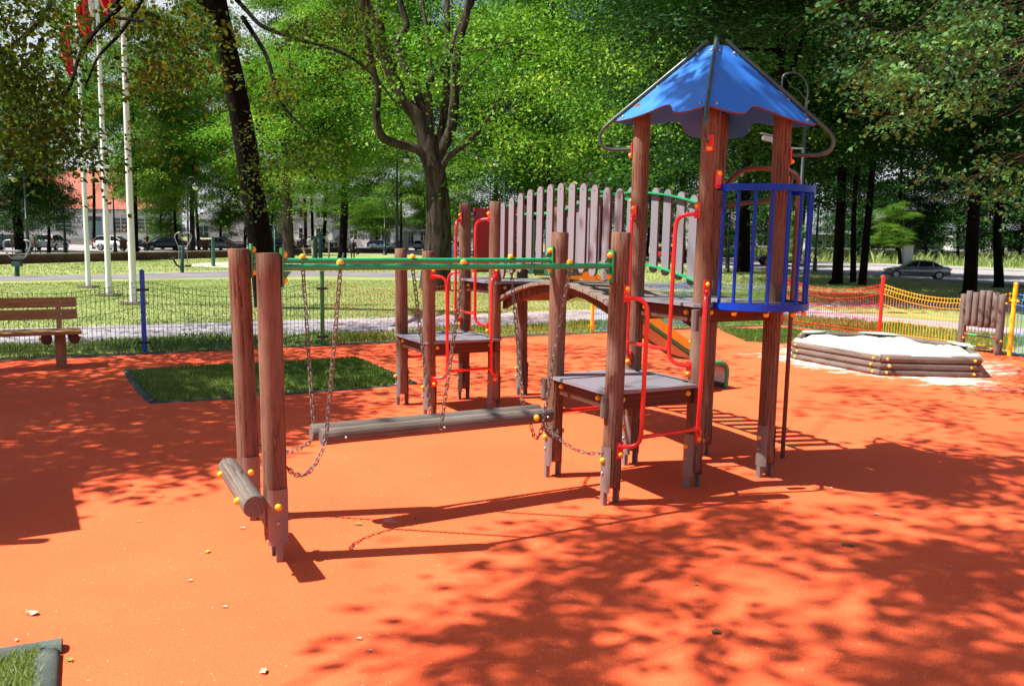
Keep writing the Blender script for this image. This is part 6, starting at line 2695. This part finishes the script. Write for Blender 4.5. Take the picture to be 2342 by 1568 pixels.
# ------------------------------------------------------------------ fallen leaves on the rubber
M['dryleaf'] = paint('dry_leaf', (0.40, 0.33, 0.25), .7, .25, 60)
M['greenleaf'] = paint('green_leaf', (0.12, 0.22, 0.03), .5, .25, 60)
M['brownleaf'] = paint('brown_leaf', (0.10, 0.055, 0.025), .7, .3, 60)
M['yellowleaf'] = paint('yellow_leaf', (0.50, 0.42, 0.03), .5, .3, 60)
LV = [(73, 1403, .055, 'dryleaf', 'large pale dry leaf above the rubber kerb corner'), (603, 1536, .038, 'dryleaf', 'pale dry leaf near the bottom edge'), (475, 1262, .032, 'yellowleaf', 'yellow green leaf left of the front left post'),
      (435, 1328, .022, 'dryleaf', 'small pale leaf below the yellow green leaf'), (513, 1388, .022, 'dryleaf', 'small tan leaf below the front left post'), (820, 1461, .024, 'dryleaf', 'small tan leaf right of the lower middle'),
      (843, 1488, .016, 'dryleaf', 'tiny pale leaf scrap in the lower middle'), (1637, 1446, .045, 'brownleaf', 'curled brown leaf at the lower right'), (1928, 1245, .040, 'greenleaf', 'green leaf at the right, left one of a touching pair'),
      (1945, 1249, .040, 'brownleaf', 'dull leaf at the right, right one of a touching pair'), (2004, 1177, .032, 'dryleaf', 'pale dead leaf right of the tower in shade'), (1899, 1116, .030, 'dryleaf', 'grey dead leaf right of the tower base'),
      (1465, 1239, .026, 'dryleaf', 'tan leaf in the shade below the tower'), (1592, 1337, .022, 'greenleaf', 'small green leaf in the dapple below the tower'), (2172, 1297, .022, 'dryleaf', 'pale scrap of leaf near the right edge'),
      (818, 1199, .040, 'greenleaf', 'pale green leaf beside the shadow of the log'), (299, 1110, .032, 'brownleaf', 'dark leaf on the rim of the left shade'), (365, 1135, .024, 'yellowleaf', 'yellow leaf left of the step log'),
      (316, 1193, .022, 'greenleaf', 'small green leaf in the sun at the left'), (158, 1510, .030, 'greenleaf', 'green leaf right of the rubber kerb corner'), (38, 1464, .018, 'dryleaf', 'round pale leaf just above the rubber kerb'),
      (250, 1127, .022, 'dryleaf', 'small grey leaf at the left shade edge'), (554, 1208, .028, 'dryleaf', 'pale dry leaf beside the foot of the left rear post'), (673, 1294, .020, 'yellowleaf', 'tan leaf in front of the front left post'),
      (2310, 1354, .020, 'greenleaf', 'small green leaf at the right edge'), (1395, 1198, .022, 'brownleaf', 'brown leaf right of the right swing post foot'), (950, 1188, .022, 'brownleaf', 'dark leaf in the middle of the log shadow')]
for (x, y, s, m, lab) in LV:
    p = g(x, y, .014)
    s *= .66
    mb = MB()
    a0 = rnd.uniform(0, 6.28)
    n = 14
    ring = []
    for i in range(n):
        a = 2 * math.pi * i / n
        r_ = s * (.55 + .45 * abs(math.cos(a)) ** 1.4) * rnd.uniform(.78, 1.12) * (.84 if i % 3 == 1 else 1)
        ring.append(Vector((math.cos(a + a0) * r_, math.sin(a + a0) * r_ * .85, .004 + s * .34 * abs(math.sin(a * 1.0 + .6)) * rnd.uniform(.5, 1.1))))
    vs = [p + Vector((0, 0, .005))] + [p + q for q in ring]
    mb.add(vs, [(0, i + 1, (i + 1) % n + 1) for i in range(n)], None, True)
    d = Vector((math.cos(a0), math.sin(a0), 0))
    mb.tube([p + Z * .004, p + d * s * .7 + Z * .006, p + d * s * 1.6 + Z * .006], s * .035, 4)
    solo('fallen_leaf', mb, M[m], lab, 'leaf', 'fallen leaves scattered on the orange rubber')
